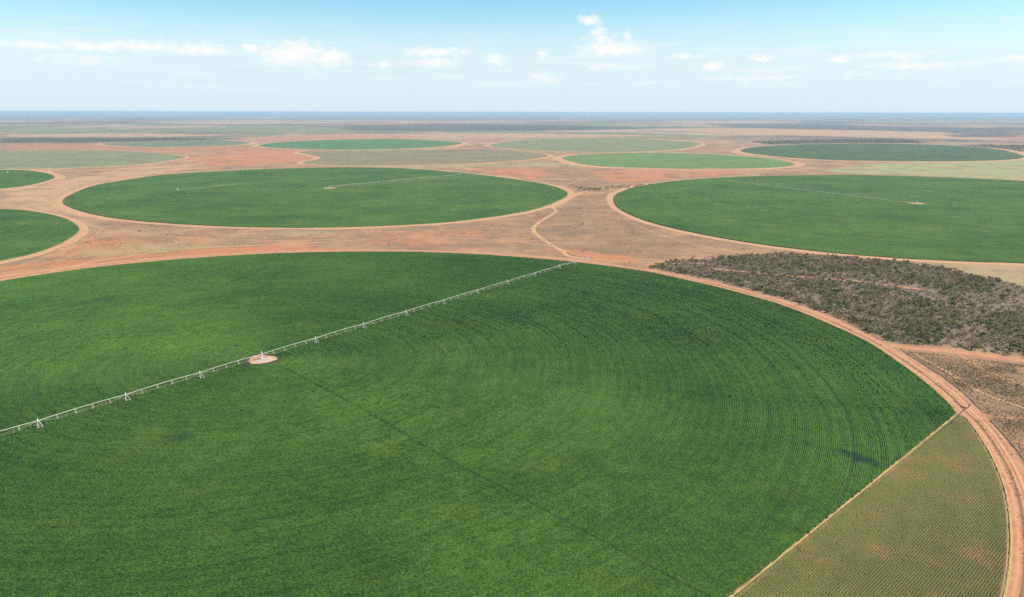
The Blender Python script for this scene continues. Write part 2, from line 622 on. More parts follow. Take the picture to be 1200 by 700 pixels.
PX_F2 = [(75, 239), (80, 230), (110, 218), (150, 211), (200, 204.5), (300, 199), (400, 196.5), (480, 198), (560, 205), (620, 213), (650, 219), (665, 226.5),
         (655, 235), (620, 247), (540, 259), (450, 265), (350, 267), (250, 265), (150, 258), (100, 249)]
PX_F3 = [(1200, 212.5), (1100, 208), (1000, 205.5), (900, 206.5), (820, 210), (760, 216.5), (728, 225), (719, 234), (729, 247), (770, 263), (850, 280), (950, 294), (1050, 302.5), (1150, 307.5), (1200, 309)]
PX_F4 = [(0, 245.5), (30, 247), (60, 252), (80, 258), (92, 267), (88, 275), (70, 286), (40, 297), (0, 306)]
PX_F5 = [(0, 199.3), (30, 200), (50, 202.5), (64, 207), (55, 212), (30, 218), (0, 221.5)]
PX_F6 = [(0, 177), (100, 176.5), (160, 178), (215, 183.5), (195, 189), (150, 194), (80, 197), (0, 198.5)]
PX_F7 = [(120, 168.5), (180, 165.5), (240, 163.8), (292, 167), (270, 170.5), (200, 172.2), (150, 171.2)]
PX_F8 = [(303, 171), (330, 167), (400, 163.8), (470, 163.3), (538, 167), (520, 171.5), (470, 174.5), (400, 175.5), (340, 174.2)]
PX_F9 = [(352, 178), (420, 176.8), (500, 175.5), (570, 175), (630, 179.5), (641, 183.5), (610, 188), (550, 191.5), (470, 193.8), (400, 194), (355, 191), (376, 185)]
PX_F10 = [(660, 184.5), (690, 181), (760, 179.5), (830, 180.8), (900, 186), (931, 192.5), (905, 196.5), (830, 198), (760, 197), (700, 194.5), (670, 189.5)]
PX_F11 = [(575, 170), (620, 164), (720, 162.5), (815, 167), (800, 174.5), (740, 178), (660, 177.5), (600, 174)]
PX_F12 = [(869, 177.5), (890, 172), (960, 169), (1050, 168.6), (1150, 173), (1197, 182), (1185, 187), (1120, 189), (1000, 188.3), (920, 184.3)]

f2 = trace(PX_F2)
f3, c3_, R3_ = complete(PX_F3)
f4, c4_, R4_ = complete(PX_F4)
f5, c5_, R5_ = complete(PX_F5)
f6, c6_, R6_ = complete(PX_F6)
f7, f8, f9, f10, f11, f12 = (trace(p) for p in (PX_F7, PX_F8, PX_F9, PX_F10, PX_F11, PX_F12))

# ------------------------------------------------------------------ ground: one sheet to the horizon
az_f = np.linspace(rad(-46), rad(46), 470)
az_b = np.linspace(rad(46), rad(314), 60)[1:-1]
AZS = np.concatenate([az_f, az_b])
RS = np.concatenate([[0.0, 40, 80], np.geomspace(120, 150000, 520)])
rr, aa = np.meshgrid(RS, AZS, indexing='ij')
GX, GY = rr * np.sin(aa), rr * np.cos(aa)
Gxy = np.c_[GX.ravel(), GY.ravel()]
na, nr = len(AZS), len(RS)
ii, jj = np.meshgrid(np.arange(nr - 1), np.arange(na), indexing='ij')
j2 = (jj + 1) % na
GF = np.stack([ii * na + jj, (ii + 1) * na + jj, (ii + 1) * na + j2, ii * na + j2], -1).reshape(-1, 4)
GF = GF[:, ::-1]
gz = np.zeros(len(Gxy))
gme = mesh_np('ground', np.c_[Gxy, gz], GF, [ground_material()], smooth=True)
if gme.polygons[2000].normal.z < 0:
    gme.flip_normals()
soil = np.zeros((len(Gxy), 3))
cover = np.zeros((len(Gxy), 3))


def paint(arr, ch, pxpoly, w=1.0):
    """soil or cover weight inside an outline, fading over its border"""
    P = gps(pxpoly)
    soft = 0.02 * np.linalg.norm(P.mean(0))
    lo, hi = P.min(0) - soft, P.max(0) + soft
    k = np.where((Gxy > lo).all(1) & (Gxy < hi).all(1))[0]
    if len(k) == 0:
        return
    d = dist_line(Gxy[k], np.vstack([P, P[:1]]))
    d = np.where(in_poly(Gxy[k], P), d, -d)
    u = np.clip((d / soft + 1) / 2, 0, 1)
    u = u * u * (3 - 2 * u)
    arr[k, ch] = np.maximum(arr[k, ch], w * u)


# bare red earth
paint(soil, 0, [(0, 313), (40, 309), (110, 304), (170, 299), (240, 292), (310, 287), (370, 284), (420, 282), (330, 291), (420, 291), (420, 297), (300, 300), (150, 312), (0, 332)])
paint(soil, 0, [(212, 187), (250, 181), (300, 176), (352, 177), (376, 184), (355, 190), (300, 193), (245, 194.5)])
paint(soil, 0, [(540, 197), (600, 197.5), (645, 197), (640, 206), (632, 212), (590, 206)], .8)
paint(soil, 0, [(690, 201), (760, 199), (860, 198), (880, 203), (800, 208), (740, 215), (705, 213)], .75)
paint(soil, 0, [(600, 294), (640, 291), (720, 299), (760, 303), (740, 311), (690, 303)], .9)
paint(soil, 0, [(60, 283), (140, 275), (260, 277), (380, 272), (520, 268), (460, 280), (330, 284), (160, 293), (50, 305)], .42)
paint(soil, 0, [(300, 160), (420, 155.5), (520, 160), (440, 163), (330, 166), (290, 166)], .55)
paint(soil, 0, [(0, 168), (120, 168), (160, 173), (300, 172), (330, 176), (220, 181), (100, 175), (0, 176)], .5)
paint(soil, 0, [(410, 274), (470, 270), (560, 270), (590, 276), (540, 286), (470, 288), (400, 288)], .42)
paint(soil, 2, [(222, 187), (240, 185), (256, 189), (245, 193), (228, 191)], .9)
paint(soil, 2, [(715, 203), (745, 200), (775, 203), (760, 208), (725, 208)], .9)
# greenish grass
paint(soil, 1, [(960, 201), (1020, 192), (1100, 190), (1200, 188), (1280, 190), (1280, 214), (1200, 211), (1120, 207.5), (1040, 204.5)], 1.0)
paint(soil, 1, [(90, 300), (150, 283), (250, 286), (320, 281), (300, 287), (180, 296)], .5)
paint(soil, 1, [(360, 194), (470, 194.5), (600, 191), (640, 189), (700, 196), (600, 196), (480, 197)], .6)
# grey-brown brush
paint(soil, 2, [(400, 272), (540, 262), (640, 249), (670, 233), (720, 226), (710, 240), (740, 262), (860, 284), (1000, 300), (760, 303), (690, 300), (560, 292), (400, 290)], .9)
paint(soil, 2, [(645, 196), (740, 197), (735, 210), (690, 222), (660, 218)], .9)
paint(soil, 2, [(130, 212), (300, 196), (420, 195), (250, 200)], .5)
paint(soil, 2, [(1050, 407), (1200, 420), (1260, 430), (1260, 600), (1200, 560), (1150, 486), (1110, 440)], .9)
paint(soil, 1, [(1060, 412), (1110, 415), (1200, 426), (1260, 436), (1260, 470), (1150, 468), (1120, 448)], .42)
# scrub block, tree belts far off
SCRUB = [(760, 314), (772, 309), (800, 304.5), (860, 300.5), (920, 297), (1000, 302), (1060, 308), (1110, 315), (1200, 337), (1270, 352), (1270, 432), (1200, 420), (1161, 413.5), (1114, 406.3), (1067, 403.8), (1040, 399), (1013, 388), (987, 374.5), (960, 363.7), (933, 355), (907, 347), (873, 337.2), (847, 330.7), (820, 325), (793, 319.6), (775, 316.3)]
paint(cover, 0, SCRUB, .84)
paint(cover, 0, [(0, 162.5), (120, 162), (220, 162), (290, 162.5), (230, 164), (120, 167), (0, 168)], .9)
paint(cover, 0, [(880, 166), (980, 163.5), (1060, 163.8), (1090, 168), (1000, 168), (900, 169.5)], .9)
paint(cover, 0, [(1080, 171), (1150, 170), (1200, 171), (1200, 178), (1160, 173)], .9)
paint(cover, 0, [(1100, 158), (1200, 157), (1200, 161), (1120, 161)], .8)
paint(cover, 0, [(400, 147), (520, 145), (660, 147), (780, 150), (700, 153), (500, 154), (400, 153)], .75)
paint(cover, 0, [(820, 145), (960, 146), (1080, 149), (1200, 150), (1200, 154), (1000, 153), (860, 150)], .75)
# straw grass north of the scrub
paint(cover, 1, [(1060, 305), (1200, 312), (1200, 334), (1130, 320), (1085, 311)], 1.0)
paint(cover, 1, [(60, 305), (150, 286), (330, 270), (520, 268), (640, 250), (560, 266), (330, 280), (160, 296)], .45)
# pale sandy flats
paint(cover, 2, [(0, 226), (60, 222), (130, 212), (200, 203), (320, 196), (250, 201), (150, 213), (90, 224), (70, 238), (90, 252), (110, 268), (90, 290), (60, 300), (100, 270), (80, 250), (0, 243)], .7)
paint(cover, 2, [(0, 222), (150, 197), (250, 190), (230, 197), (100, 220), (60, 236), (0, 243)], .7)
paint(cover, 2, [(740, 151), (900, 150), (1100, 155), (1200, 165), (1060, 162), (880, 158)], 1.0)
paint(cover, 2, [(0, 158), (150, 156.5), (300, 158), (200, 160.5), (0, 161)], .8)
paint(cover, 2, [(430, 157.5), (600, 156), (780, 159), (700, 161.5), (520, 161)], .8)
paint(cover, 2, [(150, 143), (330, 142), (420, 144.5), (250, 146)], .8)
paint(cover, 2, [(760, 142), (900, 141.5), (960, 143.5), (840, 145)], .8)
for nm, ar in (('soil', soil), ('cover', cover)):
    at = gme.attributes.new(nm, 'FLOAT_VECTOR', 'POINT')
    at.data.foreach_set('vector', ar.astype(np.float32).ravel())
tag(link('ground', gme), kind='structure')

# ------------------------------------------------------------------ the tracks
M_ROAD = road_material('red_dirt')
M_ROAD_PALE = road_material('pale_dirt', (0.47, 0.25, 0.118), (0.55, 0.315, 0.155))
M_RING = road_material('ring_road_dirt', lanes=[(-0.82, 0.13, (0.42, 0.29, 0.14), 0.8), (-0.45, 0.12, (0.56, 0.29, 0.15), 0.7), (-0.16, 0.13, (0.22, 0.13, 0.07), 0.95), (0.02, 0.05, (0.58, 0.31, 0.16), 0.8), (0.16, 0.05, (0.30, 0.15, 0.075), 0.8), (0.3, 0.08, (0.60, 0.33, 0.18), 0.8),
                                               (0.55, 0.10, (0.34, 0.23, 0.15), 0.6), (0.92, 0.12, (0.33, 0.24, 0.15), 0.7)])
th = np.linspace(-math.pi, math.pi, 1600, endpoint=False)
ri, ro = edge_fn(th) - 1.0, outer_fn(th)
mid = (ri + ro) / 2
ringline = C1 + mid[:, None] * np.c_[np.cos(th), np.sin(th)]
strip('ring_road', ringline, ro - ri, 0.06, M_RING, closed=True, jitter=0.02)


def ring_track(poly, w, z, off=1.0, material=M_ROAD_PALE):
    P = np.asarray(poly)
    if area(P) < 0:
        P = P[::-1]
    N = normals2(P, True)
    n = len(P)
    sm = np.convolve(np.tile(RNG.normal(0, 1, n), 3), np.hanning(15) / np.hanning(15).sum(), 'same')[n:2 * n]
    ww = w * np.clip(1 + 0.55 * sm, 0.45, 1.7)
    strip('field_track', P + N * (off + ww / 2)[:, None], ww, z, material, closed=True, jitter=0.1)


ring_track(f2, 17, 0.10, 1)
ring_track(f3, 15, 0.10, 1)
ring_track(f4, 13, 0.10, 1)
ring_track(f5, 22, 0.12, 1)
ring_track(f6, 26, 0.2, 0)
ring_track(f7, 40, 0.3, 0)
ring_track(f8, 40, 0.3, 0)
ring_track(f9, 26, 0.2, 0)
ring_track(f10, 36, 0.2, 0)
ring_track(f11, 30, 0.3, 0)
ring_track(f12, 50, 0.3, 2)


def track(pxs, w, z=0.08, material=M_ROAD, jitter=0.05):
    return strip('dirt_track', smooth_open(gps(pxs), 14), w, z, material, jitter=jitter)


track([(690, 304), (676, 302), (665, 299.5), (660, 295), (650, 289.5), (634, 279), (626, 272), (626, 266), (634, 259), (646, 252), (652, 247), (647, 243), (656, 240), (668, 232.5), (682, 226)], 7.5, 0.09, M_ROAD_PALE)
track([(672, 230), (682, 225.5), (700, 222.5), (730, 219), (760, 216)], 8, 0.12, M_ROAD_PALE)
track([(690, 304), (715, 305), (757, 308), (800, 304.5), (850, 301.5)], 6, 0.08)
track([(757, 310), (775, 309.5), (800, 309), (830, 308.3)], 3.5, 0.07, M_ROAD_PALE)
track([(1042, 404.5), (1075, 408.8), (1114, 411.5), (1153, 417), (1180, 420), (1200, 423), (1260, 434)], 9, 0.08)
track([(1150, 486), (1170, 489), (1200, 490.5), (1260, 493)], 3.6, 0.08)
track([(830, 315), (870, 318.5), (910, 322.5), (960, 326), (1010, 330.5), (1060, 337), (1085, 340)], 6, 0.08, jitter=0.2)
track([(640, 186), (655, 188), (670, 193), (720, 197.5), (800, 200), (890, 199), (930, 195)], 22, 0.16, M_ROAD_PALE)
track([(0, 200), (90, 200), (150, 197), (210, 190), (250, 186), (330, 180)], 16, 0.16, M_ROAD_PALE)
track([(420, 178), (520, 174), (545, 170), (600, 166), (640, 164)], 30, 0.3, M_ROAD_PALE)
track([(60, 318), (130, 303), (230, 291), (340, 286), (430, 281)], 5, 0.08, M_ROAD_PALE)

for pxs in ([(420, 271), (500, 272), (580, 267), (626, 268)], [(690, 304), (640, 288), (560, 280), (450, 279), (330, 283)],
            [(100, 262), (140, 272), (240, 280), (330, 282)], [(740, 262), (800, 283), (880, 297), (950, 300)], [(30, 240), (60, 230), (100, 212), (150, 202), (260, 194)],
            [(1070, 414), (1110, 436), (1150, 460), (1200, 478), (1250, 492)], [(1120, 414), (1160, 436), (1200, 450)], [(660, 218), (690, 208), (730, 200)], [(120, 268), (105, 280), (70, 297), (20, 312)]):
    track(pxs, random.uniform(2.2, 3.4), 0.06, M_ROAD_PALE if random.random() < .6 else M_ROAD, jitter=0.35)

# ------------------------------------------------------------------ earth banks beside the ring road
M_BANK = plain('bank_earth', (0.24, 0.16, 0.09), 0.95, var=0.5, scale=0.8)


def bank(pxs, hgt=0.45, wid=2.2):
    P = smooth_open(gps(pxs), 40)
    N = normals2(P, False)
    n = len(P)
    prof = [(-0.5, -0.05), (-0.2, 0.8), (0.1, 1.0), (0.5, -0.05)]
    V = []
    for u, v in prof:
        jit = RNG.normal(0, 0.12, n)
        V.append(np.c_[P + N * ((u + jit * 0.3) * wid)[:, None], np.where(v > 0, v * hgt * (1 + 2 * jit), v)])
    V = np.concatenate(V)
    r = np.arange(n - 1)
    fs = np.concatenate([np.c_[k * n + r, k * n + r + 1, (k + 1) * n + r + 1, (k + 1) * n + r] for k in range(3)])
    me = mesh_np('earth_bank', V, fs, [M_BANK])
    if me.polygons[0].normal.z < 0:
        me.flip_normals()
    tag(link('earth_bank', me), kind='structure')


bank([(1056, 410), (1083, 427), (1108, 443.5), (1130, 460.7), (1150, 480.5)])
bank([(1162, 494), (1180, 513), (1200, 538), (1225, 572)])
bank([(664, 296), (672, 299.5), (683, 301.3), (694, 302.5)], 0.4, 2.5)

# ------------------------------------------------------------------ the big circle of crop: rows built as concentric ridges
TRACKS = [(2.225, 0.8, .28), (1.68, 0.55, .10), (0.57, 0.5, .06), (0.855, 0.5, .06), (1.15, 0.5, .07), (1.35, 0.5, .05), (1.47, .5, .05), (1.95, 0.5, .08), (2.3, 0.5, .05), (2.42, .5, .06)]
TOWERS = [0.286 * H + k * 0.294 * H for k in range(8)]          # wheel tracks of the irrigator


def build_rows(name, keep, spacing, hgt, base, jit, zgap, wfrac, material, near_seg, skip=0.0):
    Vs, Fs = [], []
    off = 0
    ks = np.arange(8.0, R1 - 0.5, spacing)
    ringn = np.convolve(RNG.normal(0, 1, 1200), (.5, 1, .5), 'same') * 0.7 + (RNG.random(1200) < 0.07) * -1.6
    for k in ks:
        # segment length grows with distance from the viewpoint region (near side of the circle is the detailed one)
        th_list = []
        a = -math.pi
        coarse = np.linspace(-math.pi, math.pi, 181)
        cx = C1[0] + k * np.cos(coarse)
        cy = C1[1] + k * np.sin(coarse)
        dd = np.sqrt(cx ** 2 + cy ** 2 + H * H)
        seg = np.clip(near_seg * dd / 300.0, near_seg, 8.0)
        az = np.abs(np.arctan2(cx, cy))
        seg = np.where((az > rad(37)) | (cy < 180), 9.0, seg)
        dens = k / seg
        cum = np.concatenate([[0], np.cumsum((dens[1:] + dens[:-1]) / 2 * np.diff(coarse))])
        n = max(16, int(cum[-1]))
        tt = np.interp(np.linspace(0, cum[-1], n, endpoint=False) + RNG.uniform(0, 1), np.concatenate([cum, cum[1:] + cum[-1]]), np.concatenate([coarse, coarse[1:] + 2 * math.pi]))
        s = edge_fn(tt) / R1
        wob = 0.12 * spacing * np.sin(tt * 9 + k)
        rpk = (k + RNG.normal(0, 0.08 * spacing, n)) * s + wob
        ringf = 1 + 0.33 * ringn[int(k / spacing) % len(ringn)]
        hh = base + hgt * ringf * np.clip(1 + RNG.normal(0, jit, n), 0.1, 2.2)
        P = C1 + rpk[:, None] * np.c_[np.cos(tt), np.sin(tt)]
        low = np.minimum(dist_line(P, PATH), dist_line(P, PATH2)) < 0.7
        dep = np.where(low, 0.3, 0.0)
        for tr, tw_, td_ in TRACKS:
            if abs(k - tr * H) < tw_ * spacing:
                low |= True
                dep = np.maximum(dep, td_)
        hh = np.where(low & (RNG.random(n) < 0.95), zgap - dep, hh)
        if skip:
            gone = RNG.random(n) < skip
            hh = np.where(gone, 0.08, hh)
        ok = keep(P) & (k > 13.5)
        hw = spacing * wfrac
        c, sn = np.cos(tt), np.sin(tt)
        A = C1 + ((k - hw) * s + wob)[:, None] * np.c_[c, sn]
        B = C1 + ((k + hw) * s + wob)[:, None] * np.c_[c, sn]
        Vs.append(np.concatenate([np.c_[A, np.where(dep > 0.2, zgap - 0.12, zgap) + RNG.normal(0, 0.05, n)], np.c_[P, hh], np.c_[B, zgap + RNG.normal(0, 0.06, n)]]))
        i = np.arange(n)
        j = (i + 1) % n
        e = ok & ok[j]
        i, j = i[e], j[e]
        Fs.append(np.concatenate([np.c_[i, n + i, n + j, j], np.c_[n + i, 2 * n + i, 2 * n + j, n + j]]) + off)
        off += 3 * n
    V = np.concatenate(Vs)
    Fq = np.concatenate(Fs)
    used = np.zeros(len(V), bool)
    used[Fq.ravel()] = True
    remap = np.cumsum(used) - 1
    me = mesh_np(name, V[used], remap[Fq], [material])
    if me.polygons[10].normal.z < 0:
        me.flip_normals()
    return me


spots = [(*gp(x, y), q, k) for x, y, q, k in ((1006, 537, 5.5, .8), (993, 532, 3.5, .6), (1018, 541, 4.5, .6), (1028, 547, 3.5, .45), (985, 529, 2.5, .5), (1000, 541, 3, .6), (120, 352, 14, .4), (95, 357, 10, .35), (277, 406, 2.2, .8), (377, 437, 1.6, .8), (945, 520, 4, .4), (210, 513, 8, .4))]
M_CROP = crop_material('crop_leaf', (0.020, 0.062, 0.010), (0.080, 0.158, 0.026), (0.125, 0.16, 0.024), C1, yellow=0.3, spots=spots, leaf=0.85, dark=0.3, ring=0.28)
M_DRYCROP = crop_material('dry_crop_leaf', (0.085, 0.118, 0.028), (0.175, 0.195, 0.052), (0.30, 0.225, 0.07), C1, soil=(0.36, 0.175, 0.08), soilw=0.65, yellow=0.6, leaf=0.3)
M_SOIL = plain('field_soil', (0.13, 0.075, 0.04), 0.95, var=0.35, scale=0.2)
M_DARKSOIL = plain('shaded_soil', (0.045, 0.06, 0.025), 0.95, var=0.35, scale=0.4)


def sec(P):
    return (P - CHORD_A) @ chn


field_e = bpy.data.objects.new('crop_field', None)
COL.objects.link(field_e)
field_e.location = (C1[0], C1[1], 0)
tag(field_e, 'huge dark green circular crop field in the foreground crossed by the long irrigation boom', 'crop field')


def child(name, me, parent, kind=None):
    o = link(name, me, parent)
    o.matrix_parent_inverse = Matrix.Translation(-Vector(parent.location))
    if kind:
        o['kind'] = kind
    return o


child('crop_rows', build_rows('crop_rows', lambda P: sec(P) < -0.55, 0.95, 0.125, 0.49, 1.0, 0.45, 0.465, M_CROP, 0.75), field_e, 'stuff')
thd = np.linspace(-math.pi, math.pi, 720, endpoint=False)
disc = C1 + (edge_fn(thd) - 0.4)[:, None] * np.c_[np.cos(thd), np.sin(thd)]
sd = sec(disc)
green_out = disc[sd < -1.4]
# cut the disc along the chord
i0 = np.where((sd < -0.7) & (np.roll(sd, 1) >= -0.7))[0][0]
order = np.roll(np.arange(len(disc)), -i0)
green_out = np.array([disc[i] for i in order if sd[i] < -0.7])
dry_out = np.array([disc[i] for i in order if sd[i] > 0.5])
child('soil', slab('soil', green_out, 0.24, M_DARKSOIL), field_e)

dry_e = bpy.data.objects.new('dry_crop_field', None)
COL.objects.link(dry_e)
dry_e.location = (*gp(1080, 640), 0)
tag(dry_e, 'olive drying crop corner cut off from the big green circle beside the red road', 'crop field')


def straight_rows(name, spacing, hgt, base, zgap, wfrac, material, seg):
    """rows parallel to the straight border, clipped by the rim of the circle"""
    Vs, Fs, off = [], [], 0
    for k in np.arange(1.1, 260.0, spacing):
        m = int(470 / seg)
        u = np.arange(m) * seg - 40 + RNG.uniform(0, seg)
        wob = 0.12 * np.sin(u * 0.05 + k * 0.3) + RNG.normal(0, 0.07, m)
        P = CHORD_A + u[:, None] * chd + (k + wob)[:, None] * chn
        v = P - C1
        ok = np.hypot(v[:, 0], v[:, 1]) < edge_fn(np.arctan2(v[:, 1], v[:, 0])) - 0.9
        if ok.sum() < 3:
            continue
        gone = RNG.random(m) < 0.012
        hh = np.where(gone, zgap, base + hgt * np.clip(1 + RNG.normal(0, 0.28, m), 0.3, 2.0))
        hw = spacing * wfrac
        A, B = P - chn * hw, P + chn * hw
        Vs.append(np.concatenate([np.c_[A, zgap + RNG.normal(0, .03, m)], np.c_[P, hh], np.c_[B, zgap + RNG.normal(0, .03, m)]]))
        i = np.arange(m - 1)
        i = i[ok[:-1] & ok[1:]]
        j = i + 1
        Fs.append(np.concatenate([np.c_[i, m + i, m + j, j], np.c_[m + i, 2 * m + i, 2 * m + j, m + j]]) + off)
        off += 3 * m
    V, Fq = np.concatenate(Vs), np.concatenate(Fs)
    used = np.zeros(len(V), bool)
    used[Fq.ravel()] = True
    me = mesh_np(name, V[used], (np.cumsum(used) - 1)[Fq], [material])
    if me.polygons[10].normal.z < 0:
        me.flip_normals()
    return me


child('crop_rows', straight_rows('dry_crop_rows', 1.0, 0.27, 0.24, 0.19, 0.34, M_DRYCROP, 0.75), dry_e, 'stuff')
child('soil', slab('dry_soil', dry_out, 0.17, M_SOIL), dry_e)

M_DARKSTRIP = plain('dark_brown', (0.15, 0.075, 0.04), 0.95, var=0.3, scale=0.6)
strip('dark_strip', np.array([CHORD_A + chd * k + chn * 0.75 for k in np.arange(4, 430, 6.0)]), 0.7, 0.24, M_DARKSTRIP, jitter=0.1)  # thin flat strip, darker brown, along the straight border
# straw edge between the two and along the road
M_STRAW = plain('straw_grass', (0.36, 0.265, 0.10), 0.95, var=0.35, scale=0.7)


def ridge(name, P, w, h, material, seg=2.0, jitter=0.3):
    L = np.concatenate([[0], np.cumsum(np.linalg.norm(np.diff(P, axis=0), axis=1))])
    n = int(L[-1] / seg)
    s = np.linspace(0, L[-1], n)
    Q = np.c_[np.interp(s, L, P[:, 0]), np.interp(s, L, P[:, 1])]
    N = normals2(Q, False)
    prof = [(-0.5, 0.02), (-0.25, 0.8), (0.15, 1.0), (0.5, 0.02)]
    V = [np.c_[Q + N * (w * (u + RNG.normal(0, 0.06, n)))[:, None], np.maximum(0.02, h * v * (1 + RNG.normal(0, jitter, n) * (v > .1)))] for u, v in prof]
    r = np.arange(n - 1)
    fs = np.concatenate([np.c_[k * n + r, k * n + r + 1, (k + 1) * n + r + 1, (k + 1) * n + r] for k in range(3)])
    me = mesh_np(name, np.concatenate(V), fs, [material])
    if me.polygons[0].normal.z < 0:
        me.flip_normals()
    return me


tag(link('straw_strip', ridge('straw_strip', np.array([CHORD_A + chd * 6 - chn * 0.2, CHORD_END - chn * 0.2]), 0.75, 0.55, M_STRAW)),
    'straw yellow grass strip running straight between the green crop and the olive corner', 'grass strip', kind='stuff')
tha = np.linspace(math.atan2(*(CHORD_A + chd * 4 - C1)[::-1]), math.atan2(*(gp(1178, 720) - C1)[::-1]) - .3, 300)
edge_line = C1 + (edge_fn(tha) + 0.6)[:, None] * np.c_[np.cos(tha), np.sin(tha)]
tag(link('grass_verge', ridge('grass_verge', edge_line, 1.1, 0.4, M_STRAW)), 'yellow grass verge curving between the olive corner and the red road', 'grass verge', kind='stuff')
tha = np.linspace(math.atan2(*(CHORD_A - C1)[::-1]) + 0.02, math.atan2(*(gp(0, 330) - C1)[::-1]), 900)
edge_line = C1 + (edge_fn(tha) + 0.5)[:, None] * np.c_[np.cos(tha), np.sin(tha)]
tag(link('grass_verge', ridge('grass_verge', edge_line, 1.2, 0.3, M_STRAW)), 'pale grass verge round the rim of the big green circle', 'grass verge', kind='stuff')

# ------------------------------------------------------------------ the other circles
G1 = ((0.034, 0.084, 0.014), (0.092, 0.158, 0.026), (0.17, 0.185, 0.03))


def centroid(P):
    return P.mean(0)


def field(poly, mname, cols, label, h, center=None, z0=-0.05, **kw):
    c = centroid(poly) if center is None else np.asarray(center)
    m = crop_material(mname, *cols, c, leaf=0.08, ring=0.5, **kw)
    me = slab('crop_field', poly, h, m, z0)
    V = np.empty(len(me.vertices) * 3, np.float32)
    me.vertices.foreach_get('co', V)
    V = V.reshape(-1, 3)
    V[:, 0] -= c[0]
    V[:, 1] -= c[1]
    me.vertices.foreach_set('co', V.ravel())
    me.update()
    o = link('crop_field', me, loc=(c[0], c[1], 0))
    return tag(o, label, 'crop field', 'circular fields across the plain')


P2 = gp(386, 221)
P3 = gp(1074, 239)
field(f2, 'crop_f2', G1, 'green circular field left of centre with a boom reaching to its far right rim', 0.9, P2)
field(f3, 'crop_f3', G1, 'green circular field at the right behind the grey scrub block', 0.9, P3)
field(f4, 'crop_f4', G1, 'green circular field cut by the left edge, the nearer of the two there', 0.9)
field(f5, 'crop_f5', G1, 'small green field cut by the left edge with a white pivot on it', 0.9)
FAL = ((0.16, 0.17, 0.085), (0.25, 0.25, 0.12), (0.34, 0.27, 0.15))
GRY = ((0.19, 0.15, 0.08), (0.27, 0.215, 0.12), (0.24, 0.25, 0.10))
PAL = ((0.11, 0.175, 0.05), (0.175, 0.24, 0.075), (0.26, 0.27, 0.10))
field(f6, 'crop_f6', FAL, 'faded grey green field at the left below the distant bush belt', 0.6)
field(f7, 'crop_f7', ((0.12, 0.15, 0.085), (0.2, 0.21, 0.12), (0.05, 0.15, 0.06)), 'thin flat green and grey field at far upper left', 0.8)
field(f8, 'crop_f8', ((0.07, 0.15, 0.05), (0.12, 0.2, 0.075), (0.3, 0.25, 0.15)), 'distant green field left of centre ringed by pale orange dirt', 0.8)
field(f9, 'crop_f9', GRY, 'grey brown fallow circle behind the left green circle', 0.4)
field(f10, 'crop_f10', PAL, 'bright yellow green field between the two big rear circles', 0.7)
field(f11, 'crop_f11', FAL, 'pale faint green field in the far centre beyond the bright one', 0.6)
field(f12, 'crop_f12', ((0.055, 0.08, 0.035), (0.10, 0.145, 0.045), (0.13, 0.17, 0.05)), 'long dark green circle at far right before the dark bush belt', 0.9)

# ------------------------------------------------------------------ centre pivot irrigators
M_GALV = plain('galvanised_steel', (0.58, 0.55, 0.46), 0.45, 0.0, 0.08, 1.5)
M_TAN = plain('dusty_steel', (0.60, 0.50, 0.38), 0.6, 0.0, 0.15, 1.0)
M_TYRE = plain('dusty_tyre', (0.17, 0.11, 0.075), 0.9, 0.0, 0.3, 2.0)
M_WHITE = plain('white_paint', (0.8, 0.8, 0.78), 0.4, 0.0, 0.05, 1.0)
M_CONC = plain('pale_concrete', (0.47, 0.38, 0.29), 0.85, 0.0, 0.12, 0.7)


def tube_bm(bm, pts, r, n=6):
    pts = [Vector(p) for p in pts]
    rings = []
    for i, p in enumerate(pts):
        d = (pts[min(i + 1, len(pts) - 1)] - pts[max(i - 1, 0)]).normalized()
        up = Vector((0, 0, 1)) if abs(d.z) < 0.95 else Vector((1, 0, 0))
        a = d.cross(up).normalized()
        b = a.cross(d)
        rings.append([bm.verts.new(p + a * r * math.cos(q) + b * r * math.sin(q)) for q in (2 * math.pi * k / n for k in range(n))])
    for u, v in zip(rings[:-1], rings[1:]):
        for k in range(n):
            bm.faces.new((u[k], u[(k + 1) % n], v[(k + 1) % n], v[k]))
    bm.faces.new(rings[0][::-1])
    bm.faces.new(rings[-1])


def box_bm(bm, c, s, bev=0.0):
    r = bmesh.ops.create_cube(bm, size=1)
    for v in r['verts']:
        v.co = Vector((v.co.x * s[0] + c[0], v.co.y * s[1] + c[1], v.co.z * s[2] + c[2]))
    if bev:
        es = list({e for v in r['verts'] for e in v.link_edges})
        bmesh.ops.bevel(bm, geom=es, offset=bev, segments=2, affect='EDGES')


def bm_mesh(name, bm, m):
    bmesh.ops.recalc_face_normals(bm, faces=bm.faces)
    me = bpy.data.meshes.new(name)
    bm.to_mesh(me)
    bm.free()
    me.materials.append(m)
    return me


PIPE_Z = 4.1
SPAN = 0.294 * H
FIRST = 0.286 * H


